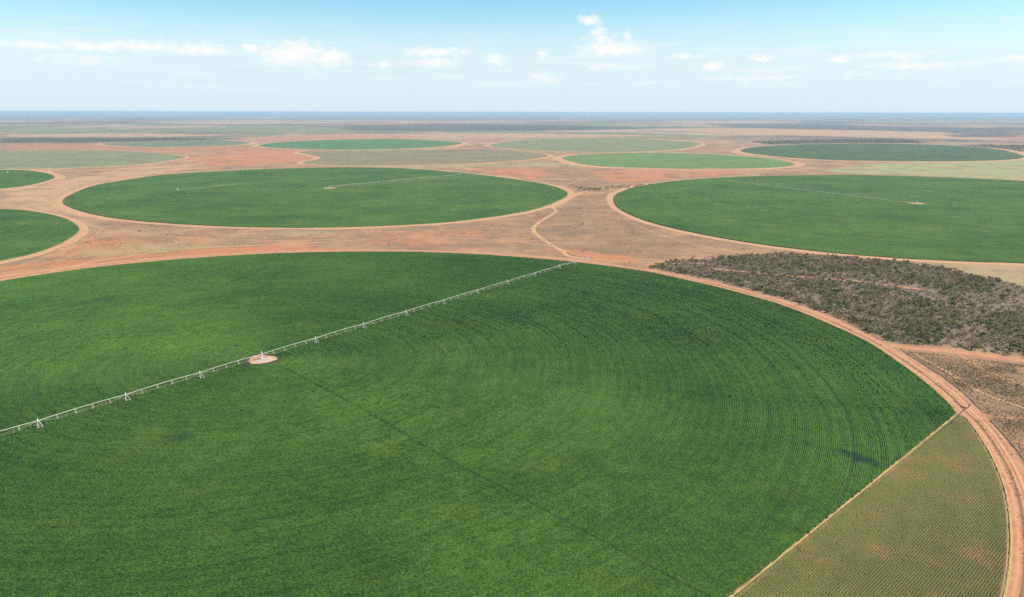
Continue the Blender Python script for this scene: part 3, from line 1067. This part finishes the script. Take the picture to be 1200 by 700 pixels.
def span_meshes(L, key, thick=1.0):
    n = 12
    bm = bmesh.new()
    tube_bm(bm, [(L * k / n, 0, PIPE_Z + 0.45 * math.sin(math.pi * k / n)) for k in range(n + 1)], 0.145 * thick, 8)
    pipe = bm_mesh('water_pipe_' + key, bm, M_GALV)
    bm = bmesh.new()
    m = 4
    for s in (-1, 1):
        pts = [(0.6, 0, PIPE_Z - 0.1)]
        for k in range(1, m + 1):
            u = k / (m + 1)
            pts.append((L * u, s * 1.15, PIPE_Z + 0.45 * math.sin(math.pi * u) - 2.3))
        pts.append((L - 0.6, 0, PIPE_Z - 0.1))
        tube_bm(bm, pts, 0.03 * thick, 4)
    rods = bm_mesh('truss_rod_' + key, bm, M_TAN)
    bm = bmesh.new()
    u = 0
    for s in (-1, 1):
        tube_bm(bm, [(0, 0, 0), (0, s * 1.15, -2.3)], 0.14 * thick, 5)
    tube_bm(bm, [(0, -1.15, -2.3), (0, 1.15, -2.3)], 0.08 * thick, 4)
    strut = bm_mesh('truss_strut_' + key, bm, M_TAN)
    bm = bmesh.new()
    tube_bm(bm, [(0, 0, 0.0), (0, 0.25, 0.2), (0, 0.42, 0.0), (0, 0.42, -2.5)], 0.05 * thick, 4)
    tube_bm(bm, [(0, 0.42, -2.5), (0, 0.42, -2.75)], 0.12 * thick, 5)
    drop = bm_mesh('sprinkler_drop_' + key, bm, M_TAN)
    return pipe, rods, strut, drop


def tower_meshes():
    bm = bmesh.new()
    for sx, sy in ((-1, -1), (-1, 1), (1, -1), (1, 1)):
        tube_bm(bm, [(sx * 0.3, sy * 0.2, PIPE_Z + 0.1), (sx * 1.3, sy * 2.1, 0.95)], 0.15, 5)
    tube_bm(bm, [(0, -1.2, 2.4), (0, 1.2, 2.4)], 0.07, 4)
    legs = bm_mesh('tower_frame', bm, M_GALV)
    bm = bmesh.new()
    box_bm(bm, (0, 0, 0.95), (0.34, 4.6, 0.34), 0.03)
    for s_ in (-1, 1):
        box_bm(bm, (0, s_ * 2.1, 0.95), (2.8, 0.2, 0.2), 0.03)
    beam = bm_mesh('base_beam', bm, M_GALV)
    bm = bmesh.new()
    n = 18
    prof = [(-0.2, 0.35), (-0.22, 0.72), (-0.12, 0.82), (0.12, 0.82), (0.22, 0.72), (0.2, 0.35)]
    rings = [[bm.verts.new((x, r * math.cos(2 * math.pi * k / n), r * math.sin(2 * math.pi * k / n))) for k in range(n)] for x, r in prof]
    for a, b in zip(rings[:-1], rings[1:]):
        for k in range(n):
            bm.faces.new((a[k], a[(k + 1) % n], b[(k + 1) % n], b[k]))
    for k in range(n):
        bm.faces.new((rings[-1][k], rings[-1][(k + 1) % n], rings[0][(k + 1) % n], rings[0][k]))
    tyre = bm_mesh('tyre', bm, M_TYRE)
    bm = bmesh.new()
    bmesh.ops.create_cone(bm, cap_ends=True, segments=14, radius1=0.36, radius2=0.36, depth=0.18, matrix=Matrix.Rotation(math.pi / 2, 4, 'Y'))
    bmesh.ops.create_cone(bm, cap_ends=True, segments=8, radius1=0.14, radius2=0.1, depth=0.4, matrix=Matrix.Rotation(math.pi / 2, 4, 'Y'))
    rim = bm_mesh('rim', bm, M_GALV)
    bm = bmesh.new()
    box_bm(bm, (0.1, 0, PIPE_Z + 0.75), (0.5, 0.45, 0.75), 0.05)
    tube_bm(bm, [(0.1, 0, PIPE_Z + 0.1), (0.1, 0, PIPE_Z + 0.5)], 0.08, 5)
    ctrl = bm_mesh('control_box', bm, M_WHITE)
    return legs, beam, tyre, rim, ctrl


SP_STD = span_meshes(SPAN, 'standard')
SP_FIRST = span_meshes(FIRST, 'first')
TW = tower_meshes()


def child_of(name, me, parent, loc=(0, 0, 0), rz=0.0, scale=None):
    o = bpy.data.objects.new(name, me)
    COL.objects.link(o)
    o.parent = parent
    o.location = loc
    o.rotation_euler = (0, 0, rz)
    if scale:
        o.scale = scale
    return o


def pivot_meshes():
    bm = bmesh.new()
    for sx in (-1, 1):
        for sy in (-1, 1):
            tube_bm(bm, [(sx * 1.7, sy * 1.7, 0.25), (sx * 0.3, sy * 0.3, PIPE_Z - 0.1)], 0.11, 5)
    for z, w in ((1.4, 1.28), (2.7, 0.82)):
        for a, b in (((-w, -w), (w, -w)), ((w, -w), (w, w)), ((w, w), (-w, w)), ((-w, w), (-w, -w))):
            tube_bm(bm, [(*a, z), (*b, z)], 0.07, 4)
    frame = bm_mesh('pivot_frame', bm, M_GALV)
    bm = bmesh.new()
    tube_bm(bm, [(0, 0, 0.2), (0, 0, PIPE_Z + 0.9)], 0.26, 10)
    tube_bm(bm, [(0, 0, PIPE_Z + 0.9), (0, 0, PIPE_Z + 1.5)], 0.42, 10)
    tube_bm(bm, [(0, 0, PIPE_Z + 1.5), (0, 0, PIPE_Z + 2.6)], 0.1, 6)
    riser = bm_mesh('riser_pipe', bm, M_WHITE)
    bm = bmesh.new()
    box_bm(bm, (0, 0, 0.14), (5.2, 5.2, 0.34), 0.06)
    pad = bm_mesh('concrete_base', bm, M_CONC)
    bm = bmesh.new()
    box_bm(bm, (0, -2.0, 1.3), (0.9, 0.45, 1.5), 0.05)
    panel = bm_mesh('control_panel', bm, M_WHITE)
    return frame, riser, pad, panel


PV = pivot_meshes()


def arm(root, ang, n_towers, sub=True):
    """one arm of an irrigator along direction `ang`; every span and drive tower is a part"""
    ca, sa = math.cos(ang), math.sin(ang)
    x = 0.0
    for k in range(n_towers):
        L = FIRST if k == 0 else SPAN
        ms = SP_FIRST if k == 0 else SP_STD
        sp = child_of('span', ms[0], root, (x * ca, x * sa, 0), ang)
        if sub:
            child_of('truss_rod', ms[1], sp)
            for q in range(1, 5):
                u = q / 5
                child_of('truss_strut', ms[2], sp, (L * u, 0, PIPE_Z + 0.45 * math.sin(math.pi * u)))
            for q in range(1, 12, 2):
                u = q / 12
                child_of('sprinkler_drop', ms[3], sp, (L * u, 0, PIPE_Z + 0.45 * math.sin(math.pi * u)))
        x += L
        tw = child_of('drive_tower', TW[0], root, (x * ca, x * sa, 0), ang)
        if sub:
            child_of('base_beam', TW[1], tw)
            child_of('control_box', TW[4], tw)
            for s in (-1, 1):
                child_of('tyre', TW[2], tw, (0, s * 2.3, 0.82))
                child_of('rim', TW[3], tw, (0, s * 2.3, 0.82))
    # overhang with end gun
    child_of('overhang_pipe', OVER, root, (x * ca, x * sa, 0), ang)
    return x


bm = bmesh.new()
tube_bm(bm, [(0, 0, PIPE_Z), (7, 0, PIPE_Z + 0.2), (14, 0, PIPE_Z + 0.1)], 0.16, 7)
tube_bm(bm, [(0, 0, PIPE_Z + 1.6), (13.5, 0, PIPE_Z + 0.2)], 0.05, 4)
tube_bm(bm, [(14, 0, PIPE_Z), (14.6, 0, PIPE_Z + 0.9)], 0.14, 6)
OVER = bm_mesh('overhang_pipe', bm, M_GALV)


def irrigator(c, arms, label, sub=True, loc_z=0.0):
    e = bpy.data.objects.new('irrigation_pivot', None)
    COL.objects.link(e)
    e.location = (c[0], c[1], loc_z)
    tag(e, label, 'irrigator', 'centre pivot irrigators standing on the circles')
    for nm, me in zip(('pivot_frame', 'riser_pipe', 'concrete_base', 'control_panel'), PV):
        child_of(nm, me, e)
    for a, n in arms:
        arm(e, a, n, sub)
    return e


# direction of the main boom from its towers in the photograph
ta, tb = gp(39, 504), gp(651, 317.5)
ang1 = math.atan2(*(tb - ta)[::-1])
PIV = C1 + np.array([0.0, 0.0])
main_irr = irrigator(PIV, [(ang1, 8), (ang1 + math.pi, 8)], 'long white irrigation boom crossing the foreground circle on wheeled towers')
# last, lower corner span near the road
far_end = (FIRST + 7 * SPAN) * np.array([math.cos(ang1), math.sin(ang1)])
cs = child_of('span', span_meshes(30.0, 'corner')[0], main_irr, (far_end[0] + 15 * math.cos(ang1), far_end[1] + 15 * math.sin(ang1), -0.9), ang1)
tw = child_of('drive_tower', TW[0], main_irr, (far_end[0] + 32 * math.cos(ang1), far_end[1] + 32 * math.sin(ang1), 0), ang1)
child_of('base_beam', TW[1], tw)
for s in (-1, 1):
    child_of('tyre', TW[2], tw, (0, s * 2.3, 0.82))

e2 = gp(540, 206.5)
a2 = math.atan2(*(e2 - P2)[::-1])
n2 = int(np.linalg.norm(e2 - P2) / SPAN)
irrigator(P2, [(a2, n2)], 'far irrigation boom on the left rear circle', loc_z=0.85)
e3 = gp(862, 212)
a3 = math.atan2(*(e3 - P3)[::-1])
n3 = int(np.linalg.norm(e3 - P3) / SPAN)
irrigator(P3, [(a3, n3)], 'far irrigation boom on the right rear circle behind the scrub', loc_z=0.85)
P2b = gp(208, 223.5)
irrigator(P2b, [], 'lone white pivot tower standing at the left end of the left rear circle', loc_z=0.85)
P5 = gp(9, 203)
irrigator(P5, [], 'lone white pivot tower on the small field at the left edge', loc_z=0.85)
M_TRACK = road_material('trodden_crop', (0.15, 0.17, 0.05), (0.30, 0.27, 0.12))


def crop_track(a, b, w):
    P = np.linspace(a, b, 40) + RNG.normal(0, 0.5, (40, 2))
    N = normals2(P, False)
    ww = w / 2 * (1 + RNG.normal(0, .2, 40))
    V = np.concatenate([np.c_[P + N * (ww * k)[:, None], np.full(40, z)] for k, z in ((-1, .88), (-.6, .96), (.6, .96), (1, .88))])
    q = np.arange(39)
    fs = np.concatenate([np.c_[k * 40 + q, k * 40 + q + 1, (k + 1) * 40 + q + 1, (k + 1) * 40 + q] for k in range(3)])
    me = mesh_np('crop_track', V, fs, [M_TRACK])
    if me.polygons[0].normal.z < 0:
        me.flip_normals()
    tag(link('crop_track', me), kind='structure')


crop_track(P3, gp(850, 211.5), 7.0)
crop_track(P2b, gp(278, 216), 9.0)
crop_track(P2, gp(562, 205.5), 5.0)
crop_track(P5, gp(-30, 202), 7.0)

# bare ground round each pivot
M_PADSOIL = road_material('pad_soil', (0.47, 0.22, 0.10), (0.52, 0.34, 0.22))


def bare_pad(c, r, z):
    n = 60
    a = np.linspace(0, 2 * math.pi, n, endpoint=False)
    jr = r * (1 + 0.08 * np.sin(a * 3 + 1) + RNG.normal(0, 0.03, n))
    bm = bmesh.new()
    outer = [bm.verts.new((c[0] + q * math.cos(b), c[1] + q * math.sin(b), z - 0.25)) for q, b in zip(jr, a)]
    inner = [bm.verts.new((c[0] + .93 * q * math.cos(b), c[1] + .93 * q * math.sin(b), z)) for q, b in zip(jr, a)]
    for i in range(n):
        bm.faces.new((outer[i], outer[(i + 1) % n], inner[(i + 1) % n], inner[i]))
    bm.faces.new(inner)
    tag(link('pivot_clearing', bm_mesh('pivot_clearing', bm, M_PADSOIL)), kind='structure')


bare_pad(C1, 9.8, 0.42)
bare_pad(P2, 14.0, 0.99)
bare_pad(P3, 14.0, 0.99)
# pale spilled gravel on the main clearing
tag(link('gravel_patch', slab('gravel_patch', C1 + np.c_[6.5 * np.cos(np.linspace(0, 6.283, 28, endpoint=False)) * (1 + RNG.normal(0, .08, 28)),
    5.5 * np.sin(np.linspace(0, 6.283, 28, endpoint=False)) * (1 + RNG.normal(0, .08, 28))] + np.array([2.5, -2.0]), 0.47, M_CONC, 0.3)), kind='structure')

# ------------------------------------------------------------------ pipe across the ring road at the corner of the two crops
M_PIPE = plain('dark_poly_pipe', (0.06, 0.05, 0.045), 0.7, 0, 0.3, 1.0)
pl = [CHORD_A + chd * k for k in (60, 40, 20, 6)] + [CHORD_A, gp(1128, 480), gp(1133, 477), gp(1135, 474)]
pl = smooth_open(np.array(pl) + chn * 0.9, 6)
bm = bmesh.new()
tube_bm(bm, [(p[0], p[1], 0.32) for p in pl], 0.28, 6)
a_, b_ = gp(1126, 476.5), gp(1133, 479.5)
tube_bm(bm, [(a_[0], a_[1], 0.3), (b_[0], b_[1], 0.3)], 0.25, 6)
tag(link('water_pipe', bm_mesh('water_pipe', bm, M_PIPE)), 'dark pipe laid from the field corner out across the red road', 'pipe')

# ------------------------------------------------------------------ white pickup at the far junction
def pickup(px, py, heading):
    p = gp(px, py)
    e = bpy.data.objects.new('pickup_truck', None)
    COL.objects.link(e)
    e.location = (p[0], p[1], 0.09)
    e.rotation_euler = (0, 0, heading)
    tag(e, 'tiny white vehicle parked at the track junction by the far end of the boom', 'vehicle')
    bm = bmesh.new()
    prof = [(-2.6, .45), (2.6, .45), (2.65, .95), (1.3, 1.1), (0.75, 1.1), (-2.6, 1.1)]
    vs = [[bm.verts.new((x, y, z)) for x, z in prof] for y in (-.92, .92)]
    n = len(prof)
    for i in range(n):
        bm.faces.new((vs[0][i], vs[0][(i + 1) % n], vs[1][(i + 1) % n], vs[1][i]))
    bm.faces.new(vs[0][::-1])
    bm.faces.new(vs[1])
    child_of('body', bm_mesh('truck_body', bm, M_WHITE), e)
    bm = bmesh.new()
    prof = [(-0.9, 1.1), (1.1, 1.1), (0.55, 1.8), (-0.75, 1.8)]
    vs = [[bm.verts.new((x, y * (1 if z < 1.5 else .86), z)) for x, z in prof] for y in (-.88, .88)]
    for i in range(4):
        bm.faces.new((vs[0][i], vs[0][(i + 1) % 4], vs[1][(i + 1) % 4], vs[1][i]))
    bm.faces.new(vs[0][::-1])
    bm.faces.new(vs[1])
    child_of('cab', bm_mesh('truck_cab', bm, M_WHITE), e)
    for x in (-1.7, 1.7):
        for y in (-.85, .85):
            bm = bmesh.new()
            bmesh.ops.create_cone(bm, cap_ends=True, segments=14, radius1=.38, radius2=.38, depth=.26, matrix=Matrix.Translation((x, y, .38)) @ Matrix.Rotation(math.pi / 2, 4, 'X'))
            child_of('wheel', bm_mesh('truck_wheel', bm, M_TYRE), e)


pickup(688, 303.6, 0.2)

# ------------------------------------------------------------------ bushes
L_GREY = leaf_material('twig_grey', (0.23, 0.16, 0.112), (0.48, 0.35, 0.25))
L_OLIVE = leaf_material('leaf_olive', (0.17, 0.15, 0.062), (0.34, 0.295, 0.12))
L_GREEN = leaf_material('leaf_green', (0.09, 0.115, 0.035), (0.21, 0.225, 0.075))
L_YELLOW = leaf_material('leaf_yellow', (0.15, 0.14, 0.04), (0.26, 0.23, 0.08))
L_BARK = plain('bark', (0.11, 0.08, 0.06), 0.95, 0, 0.3, 2.0)
LEAVES = [L_GREY, L_OLIVE, L_GREEN, L_YELLOW]


def bush_arrays(rng, nleaf, rx, h, leaf, spread):
    """triangle soup: stem with limbs and a crown of many small leaf clumps, gaps between"""
    V, Fc, M = [], [], []

    def tri(a, b, c, m):
        k = len(V)
        V.extend((a, b, c))
        Fc.append((k, k + 1, k + 2))
        M.append(m)
    limbs = []
    for k in range(4):
        a = rng.uniform(0, 6.28)
        tip = np.array([math.cos(a) * rx * rng.uniform(.3, .7), math.sin(a) * rx * rng.uniform(.3, .7), h * rng.uniform(.5, .85)])
        limbs.append(tip)
        s = np.array([-math.sin(a), math.cos(a), 0]) * 0.09 * rx / 2
        s2 = np.array([math.cos(a), math.sin(a), 0]) * 0.09 * rx / 2
        tri(s, -s, tip, 0)
        tri(s2, -s2, tip, 0)
    ncl = 7
    cl = [np.array([0, 0, h * .72])] + limbs + [np.array([rng.normal(0, rx * .45), rng.normal(0, rx * .45), h * rng.uniform(.35, .8)]) for _ in range(ncl - 5)]
    for k in range(nleaf):
        c = cl[rng.integers(len(cl))]
        d = rng.normal(0, 1, 3)
        d /= np.linalg.norm(d)
        p = c + d * np.array([rx * spread, rx * spread, h * spread * .8]) * rng.uniform(.45, 1.0)
        p[2] = max(p[2], 0.12 * h)
        u = np.cross(d + rng.normal(0, .5, 3), rng.normal(0, 1, 3))
        u /= np.linalg.norm(u) + 1e-9
        w = np.cross(d, u)
        w /= np.linalg.norm(w) + 1e-9
        s = leaf * rng.uniform(.6, 1.3)
        tri(p + u * s, p - u * s * .6 + w * s * .8, p - u * s * .6 - w * s * .8, 1)
    return np.array(V), np.array(Fc), np.array(M)


prng = np.random.default_rng(21)
PROTO = []           # (kind, V, F, M) of unit bushes about 2 m half width, 3 m high
for kind, nl, rx, h, lf, spd in ((0, 60, 1.9, 2.8, .42, .42), (0, 54, 2.2, 2.4, .45, .45), (0, 66, 1.8, 3.3, .4, .42), (1, 84, 1.9, 3.0, .46, .45),
                                 (1, 84, 2.2, 2.6, .48, .45), (2, 96, 2.0, 3.3, .48, .45), (2, 84, 1.8, 2.7, .45, .45), (3, 84, 2.0, 3.1, .46, .45)):
    PROTO.append((kind, *bush_arrays(prng, nl, rx, h, lf, spd)))
PMESH = [mesh_np('bush_%d' % i, V, Fc, [L_BARK, LEAVES[k]], M) for i, (k, V, Fc, M) in enumerate(PROTO)]

SCR = gps([(760, 314), (772, 309), (800, 304.5), (860, 300.5), (920, 297), (1000, 302), (1060, 308), (1110, 315), (1200, 337), (1270, 352), (1270, 432), (1200, 420), (1161, 413.5), (1114, 406.3), (1067, 403.8), (1040, 399), (1013, 388), (987, 374.5), (960, 363.7), (933, 355), (907, 347), (873, 337.2), (847, 330.7), (820, 325), (793, 319.6), (775, 316.3)])
lo, hi = SCR.min(0), SCR.max(0)
TRK = smooth_open(gps([(830, 315), (870, 318.5), (910, 322.5), (960, 326), (1010, 330.5), (1060, 337), (1085, 340)]))
TRK2 = smooth_open(gps([(757, 310), (775, 309.5), (800, 309), (830, 308.3)]))
cand = np.c_[RNG.uniform(lo[0], hi[0], 26000), RNG.uniform(lo[1], hi[1], 26000)]
cand = cand[in_poly(cand, SCR)]


def vnoise(P, scale, seed):
    g = np.random.default_rng(seed).random((64, 64))
    q = P / scale
    i = np.floor(q).astype(int)
    f = q - i
    f = f * f * (3 - 2 * f)
    a = g[i[:, 0] % 64, i[:, 1] % 64]
    b = g[(i[:, 0] + 1) % 64, i[:, 1] % 64]
    c = g[i[:, 0] % 64, (i[:, 1] + 1) % 64]
    d = g[(i[:, 0] + 1) % 64, (i[:, 1] + 1) % 64]
    return (a * (1 - f[:, 0]) + b * f[:, 0]) * (1 - f[:, 1]) + (c * (1 - f[:, 0]) + d * f[:, 0]) * f[:, 1]


dt = np.minimum(dist_line(cand, TRK) - 1.0, dist_line(cand, TRK2))
prob = 0.35 + 1.0 * vnoise(cand, 28.0, 3) * (0.5 + vnoise(cand, 9.0, 4))
edge_d = dist_line(cand, SCR[np.r_[10:26, 0]])
prob += np.where(edge_d < 9, 0.5, 0)
gapn = vnoise(cand, 45.0, 9)
prob = np.where((gapn < 0.3), prob * 0.45, prob)
okk = (RNG.random(len(cand)) < prob * 1.0) & (dt > 3.2)
cand = cand[okk]
# keep a minimum distance
cell = {}
keepi = []
for i, p in enumerate(cand):
    key = (int(p[0] // 2.2), int(p[1] // 2.2))
    if key in cell:
        continue
    cell[key] = 1
    keepi.append(i)
cand = cand[keepi]
print('bushes', len(cand))
kn = vnoise(cand, 22.0, 11)
ed = dist_line(cand, SCR[np.r_[10:26, 0]])
items = []
for p, q, e in zip(cand, kn, ed):
    u = random.random()
    g = 0.27 + 0.5 * q + (0.35 if e < 12 else 0)
    if u < 1 - g:
        pi = random.choice((0, 1, 2))
    elif u < 1 - g * 0.42:
        pi = random.choice((3, 4))
    elif u < 1 - g * 0.10:
        pi = random.choice((5, 6))
    else:
        pi = 7
    sc = min(2.0, random.lognormvariate(0.0, 0.42)) * 0.72
    items.append((p, pi, sc, random.uniform(0, 6.28), e))
items.sort(key=lambda it: -it[2] / math.hypot(it[0][0], it[0][1], H) + (0 if abs(math.atan2(it[0][0], it[0][1])) < rad(33) else 1))
IND, REST = items[:300], items[300:]
KW = {0: ('bare grey thorn bush', 'grey'), 1: ('olive leaved bush', 'olive'), 2: ('dark green bush', 'green'), 3: ('yellow green bush', 'yellow')}
ROADSIDE, SIDETRACK = SCR[np.r_[15:26]], SCR[np.r_[10:16]]
NORTH, TIP = SCR[np.r_[3:10]], gp(800, 312)
szs = np.quantile([it[2] for it in IND], (.33, .67))
for p, pi, sc, rz, e in IND:
    o = link('thorn_bush', PMESH[pi], loc=(p[0], p[1], 0))
    o.rotation_euler = (0, 0, rz)
    o.scale = (sc, sc, sc * random.uniform(.7, .95))
    k = PROTO[pi][0]
    q = p[None]
    if np.linalg.norm(p - TIP) < 60:
        where = 'at the narrow left tip of the scrub block'
    elif dist_line(q, ROADSIDE)[0] < 14:
        where = 'on the scrub edge along the curving red road'
    elif dist_line(q, SIDETRACK)[0] < 14:
        where = 'on the scrub edge above the straight red side track'
    elif dist_line(q, NORTH)[0] < 18:
        where = 'on the far scrub edge facing the right rear circle'
    elif dist_line(q, TRK)[0] < 16:
        where = 'beside the faint red track through the scrub'
    elif p[0] > gp(1080, 370)[0]:
        where = 'deep in the right half of the scrub block'
    else:
        where = 'deep in the left half of the scrub block'
    size = 'low' if sc < szs[0] else 'middling' if sc < szs[1] else 'large'
    tag(o, size + ' ' + KW[k][0] + ' ' + where, 'bush', size + ' ' + KW[k][0] + 'es ' + where)


def joined(name, its, mats_, protos, label, cat):
    Vs, Fs, Ms = [], [], []
    off = 0
    for p, pi, sc, rz, e in its:
        k, V, Fc, M = protos[pi]
        c, s = math.cos(rz), math.sin(rz)
        Q = np.c_[(V[:, 0] * c - V[:, 1] * s) * sc + p[0], (V[:, 0] * s + V[:, 1] * c) * sc + p[1], V[:, 2] * sc * 0.8]
        Vs.append(Q)
        Fs.append(Fc + off)
        Ms.append(np.where(M == 0, 0, 1 + k))
        off += len(V)
    me = mesh_np(name, np.concatenate(Vs), np.concatenate(Fs), mats_, np.concatenate(Ms))
    return tag(link(name, me), label, cat, kind='stuff')


joined('scrub', REST, [L_BARK] + LEAVES, PROTO, 'dense grey brown thorn scrub covering the block right of the big circle', 'scrub')

# low dry grass and saplings on the open ground
GPROTO = []
for kind, nl, rx, h, lf in ((0, 12, .7, .7, .32), (1, 12, .8, .6, .32), (2, 14, .9, .9, .34), (3, 12, .7, .6, .3)):
    GPROTO.append((kind, *bush_arrays(prng, nl, rx, h, lf, .45)))


def scatter(poly, n, kinds, smin, smax, clump=20.0, seed=5, avoid=None):
    lo, hi = poly.min(0), poly.max(0)
    q = np.c_[RNG.uniform(lo[0], hi[0], n), RNG.uniform(lo[1], hi[1], n)]
    q = q[in_poly(q, poly)]
    q = q[RNG.random(len(q)) < 1.5 * vnoise(q, clump, seed) ** 1.5]
    if avoid is not None:
        q = q[avoid(q)]
    return [(p, random.choice(kinds), random.uniform(smin, smax), random.uniform(0, 6.28), 0) for p in q]


L_TUFT = [plain('tuft_straw', (0.34, 0.245, 0.13), 0.95, 0, 0.3, 1.0), plain('tuft_brown', (0.24, 0.155, 0.09), 0.95, 0, 0.3, 1.0),
          plain('tuft_green', (0.19, 0.17, 0.075), 0.95, 0, 0.3, 1.0), plain('tuft_olive', (0.24, 0.21, 0.10), 0.95, 0, 0.3, 1.0)]


def off_road(q):
    v = q - C1
    return np.hypot(v[:, 0], v[:, 1]) > outer_fn(np.arctan2(v[:, 1], v[:, 0])) + 1.0


its = scatter(gps([(1060, 412), (1100, 415), (1200, 428), (1260, 438), (1260, 600), (1200, 545), (1150, 484), (1110, 445)]), 60000, (0, 1, 0, 2, 3), .3, .8, 14.0, avoid=off_road)
joined('dry_grass', its, [L_TUFT[1]] + L_TUFT, GPROTO, 'dry grass tufts on the open ground right of the red road', 'grass')
its = scatter(gps([(400, 274), (540, 263), (640, 250), (672, 234), (715, 228), (715, 245), (745, 264), (860, 285), (980, 299), (760, 303), (690, 299), (560, 290), (400, 287)]), 5000, (0, 1, 2), .6, 1.3, 40.0, 8, avoid=off_road)
joined('dry_grass', its, [L_TUFT[1]] + L_TUFT, GPROTO, 'sparse brown tufts over the open plain between the circles', 'grass')
its = scatter(gps([(40, 312), (90, 280), (150, 262), (330, 270), (520, 267), (420, 284), (330, 288), (200, 296), (100, 307)]), 4500, (0, 1, 2), .6, 1.3, 35.0, 12, avoid=off_road)
joined('dry_grass', its, [L_TUFT[1]] + L_TUFT, GPROTO, 'brown tufts over the pale ground left of the winding track', 'grass')
# tufts between the wheel tracks of the ring road and on its banks
a = RNG.uniform(math.atan2(*(gp(1178, 720) - C1)[::-1]) - .1, math.atan2(*(gp(700, 309) - C1)[::-1]), 5200)
ei, eo = edge_fn(a), outer_fn(a)
lanepos = np.where(RNG.random(len(a)) < .5, RNG.normal(0.4, .07, len(a)), np.where(RNG.random(len(a)) < .6, RNG.normal(1.0, .04, len(a)), RNG.normal(0.77, .02, len(a))))
q = C1 + (ei + (eo - ei) * lanepos)[:, None] * np.c_[np.cos(a), np.sin(a)]
q = q[vnoise(q, 12.0, 17) > 0.45]
its = [(p, random.choice((0, 1, 1, 3)), random.uniform(.2, .6), random.uniform(0, 6.28), 0) for p in q]
joined('roadside_grass', its, [L_TUFT[1]] + L_TUFT, GPROTO, 'low brown grass between the wheel tracks of the red ring road', 'grass')

q = np.c_[RNG.uniform(-1100, 900, 2600), RNG.uniform(850, 2300, 2600)]
clear = off_road(q)
for fpoly in (f2, f3, f4, f5, f6, f9, f10, SCR):
    c_ = fpoly.mean(0)
    clear &= ~in_poly(q, c_ + (fpoly - c_) * 1.04)
q = q[clear & (vnoise(q, 60.0, 31) * vnoise(q, 14.0, 33) > 0.22)]
its = [(p, random.choice((0, 1, 1, 3, 5)), random.lognormvariate(-0.75, .4), random.uniform(0, 6.28), 0) for p in q]
joined('stray_shrubs', its, [L_BARK] + LEAVES, PROTO, 'stray low shrubs dotted over the bare ground between the circles', 'shrubs')
# far bush belts
FPROTO = [(k, *bush_arrays(prng, 26, 5.0, 5.0, 1.9, .5)) for k in (0, 1, 2)]
belts = [([(0, 163), (120, 162.5), (220, 162.5), (290, 163), (230, 164.5), (120, 167), (0, 168)], 'grey bush belt far off at the upper left', 2600),
         ([(880, 166), (980, 163.5), (1060, 163.8), (1090, 168), (1000, 167.8), (900, 169.3)], 'dark bush belt far off behind the long dark green circle', 2600),
         ([(1080, 171), (1150, 170), (1230, 171), (1230, 178), (1190, 177), (1160, 173)], 'dark bush patch far off at the right edge', 1500)]
for pxs, lab, n in belts:
    joined('distant_scrub', scatter(gps(pxs), n, (0, 1, 1, 2), .5, 1.1, 200.0, 23), [L_BARK] + LEAVES, FPROTO, lab, 'scrub')
ln = smooth_open(gps([(672, 220), (690, 222), (710, 221.5), (735, 219), (760, 216.5)]))
its = []
for k in range(150):
    p = ln[random.randrange(len(ln))] + np.array([random.gauss(0, 9), random.gauss(0, 16)])
    its.append((p, random.choice((0, 1, 2)), random.uniform(.25, .6), random.uniform(0, 6.28), 0))
joined('hedge_line', its, [L_BARK] + LEAVES, FPROTO, 'dark line of low bushes where the tracks meet between the rear circles', 'bushes')

# ------------------------------------------------------------------ haze
hz = bpy.data.materials.new('haze_air')
hz.use_nodes = True
t = NT(hz.node_tree)
t.n.clear()
pv = t.node('ShaderNodeVolumePrincipled')
pv.inputs['Color'].default_value = (0.64, 0.85, 1.0, 1)
pv.inputs['Density'].default_value = 4.5e-5
pv.inputs['Anisotropy'].default_value = 0.0
o_ = t.node('ShaderNodeOutputMaterial')
t.l.new(pv.outputs[0], o_.inputs['Volume'])
bm = bmesh.new()
box_bm(bm, (0, 0, (H + 8 - 1.2) / 2), (320000, 320000, H + 8 + 1.2))
tag(link('haze', bm_mesh('haze', bm, hz)), kind='stuff')
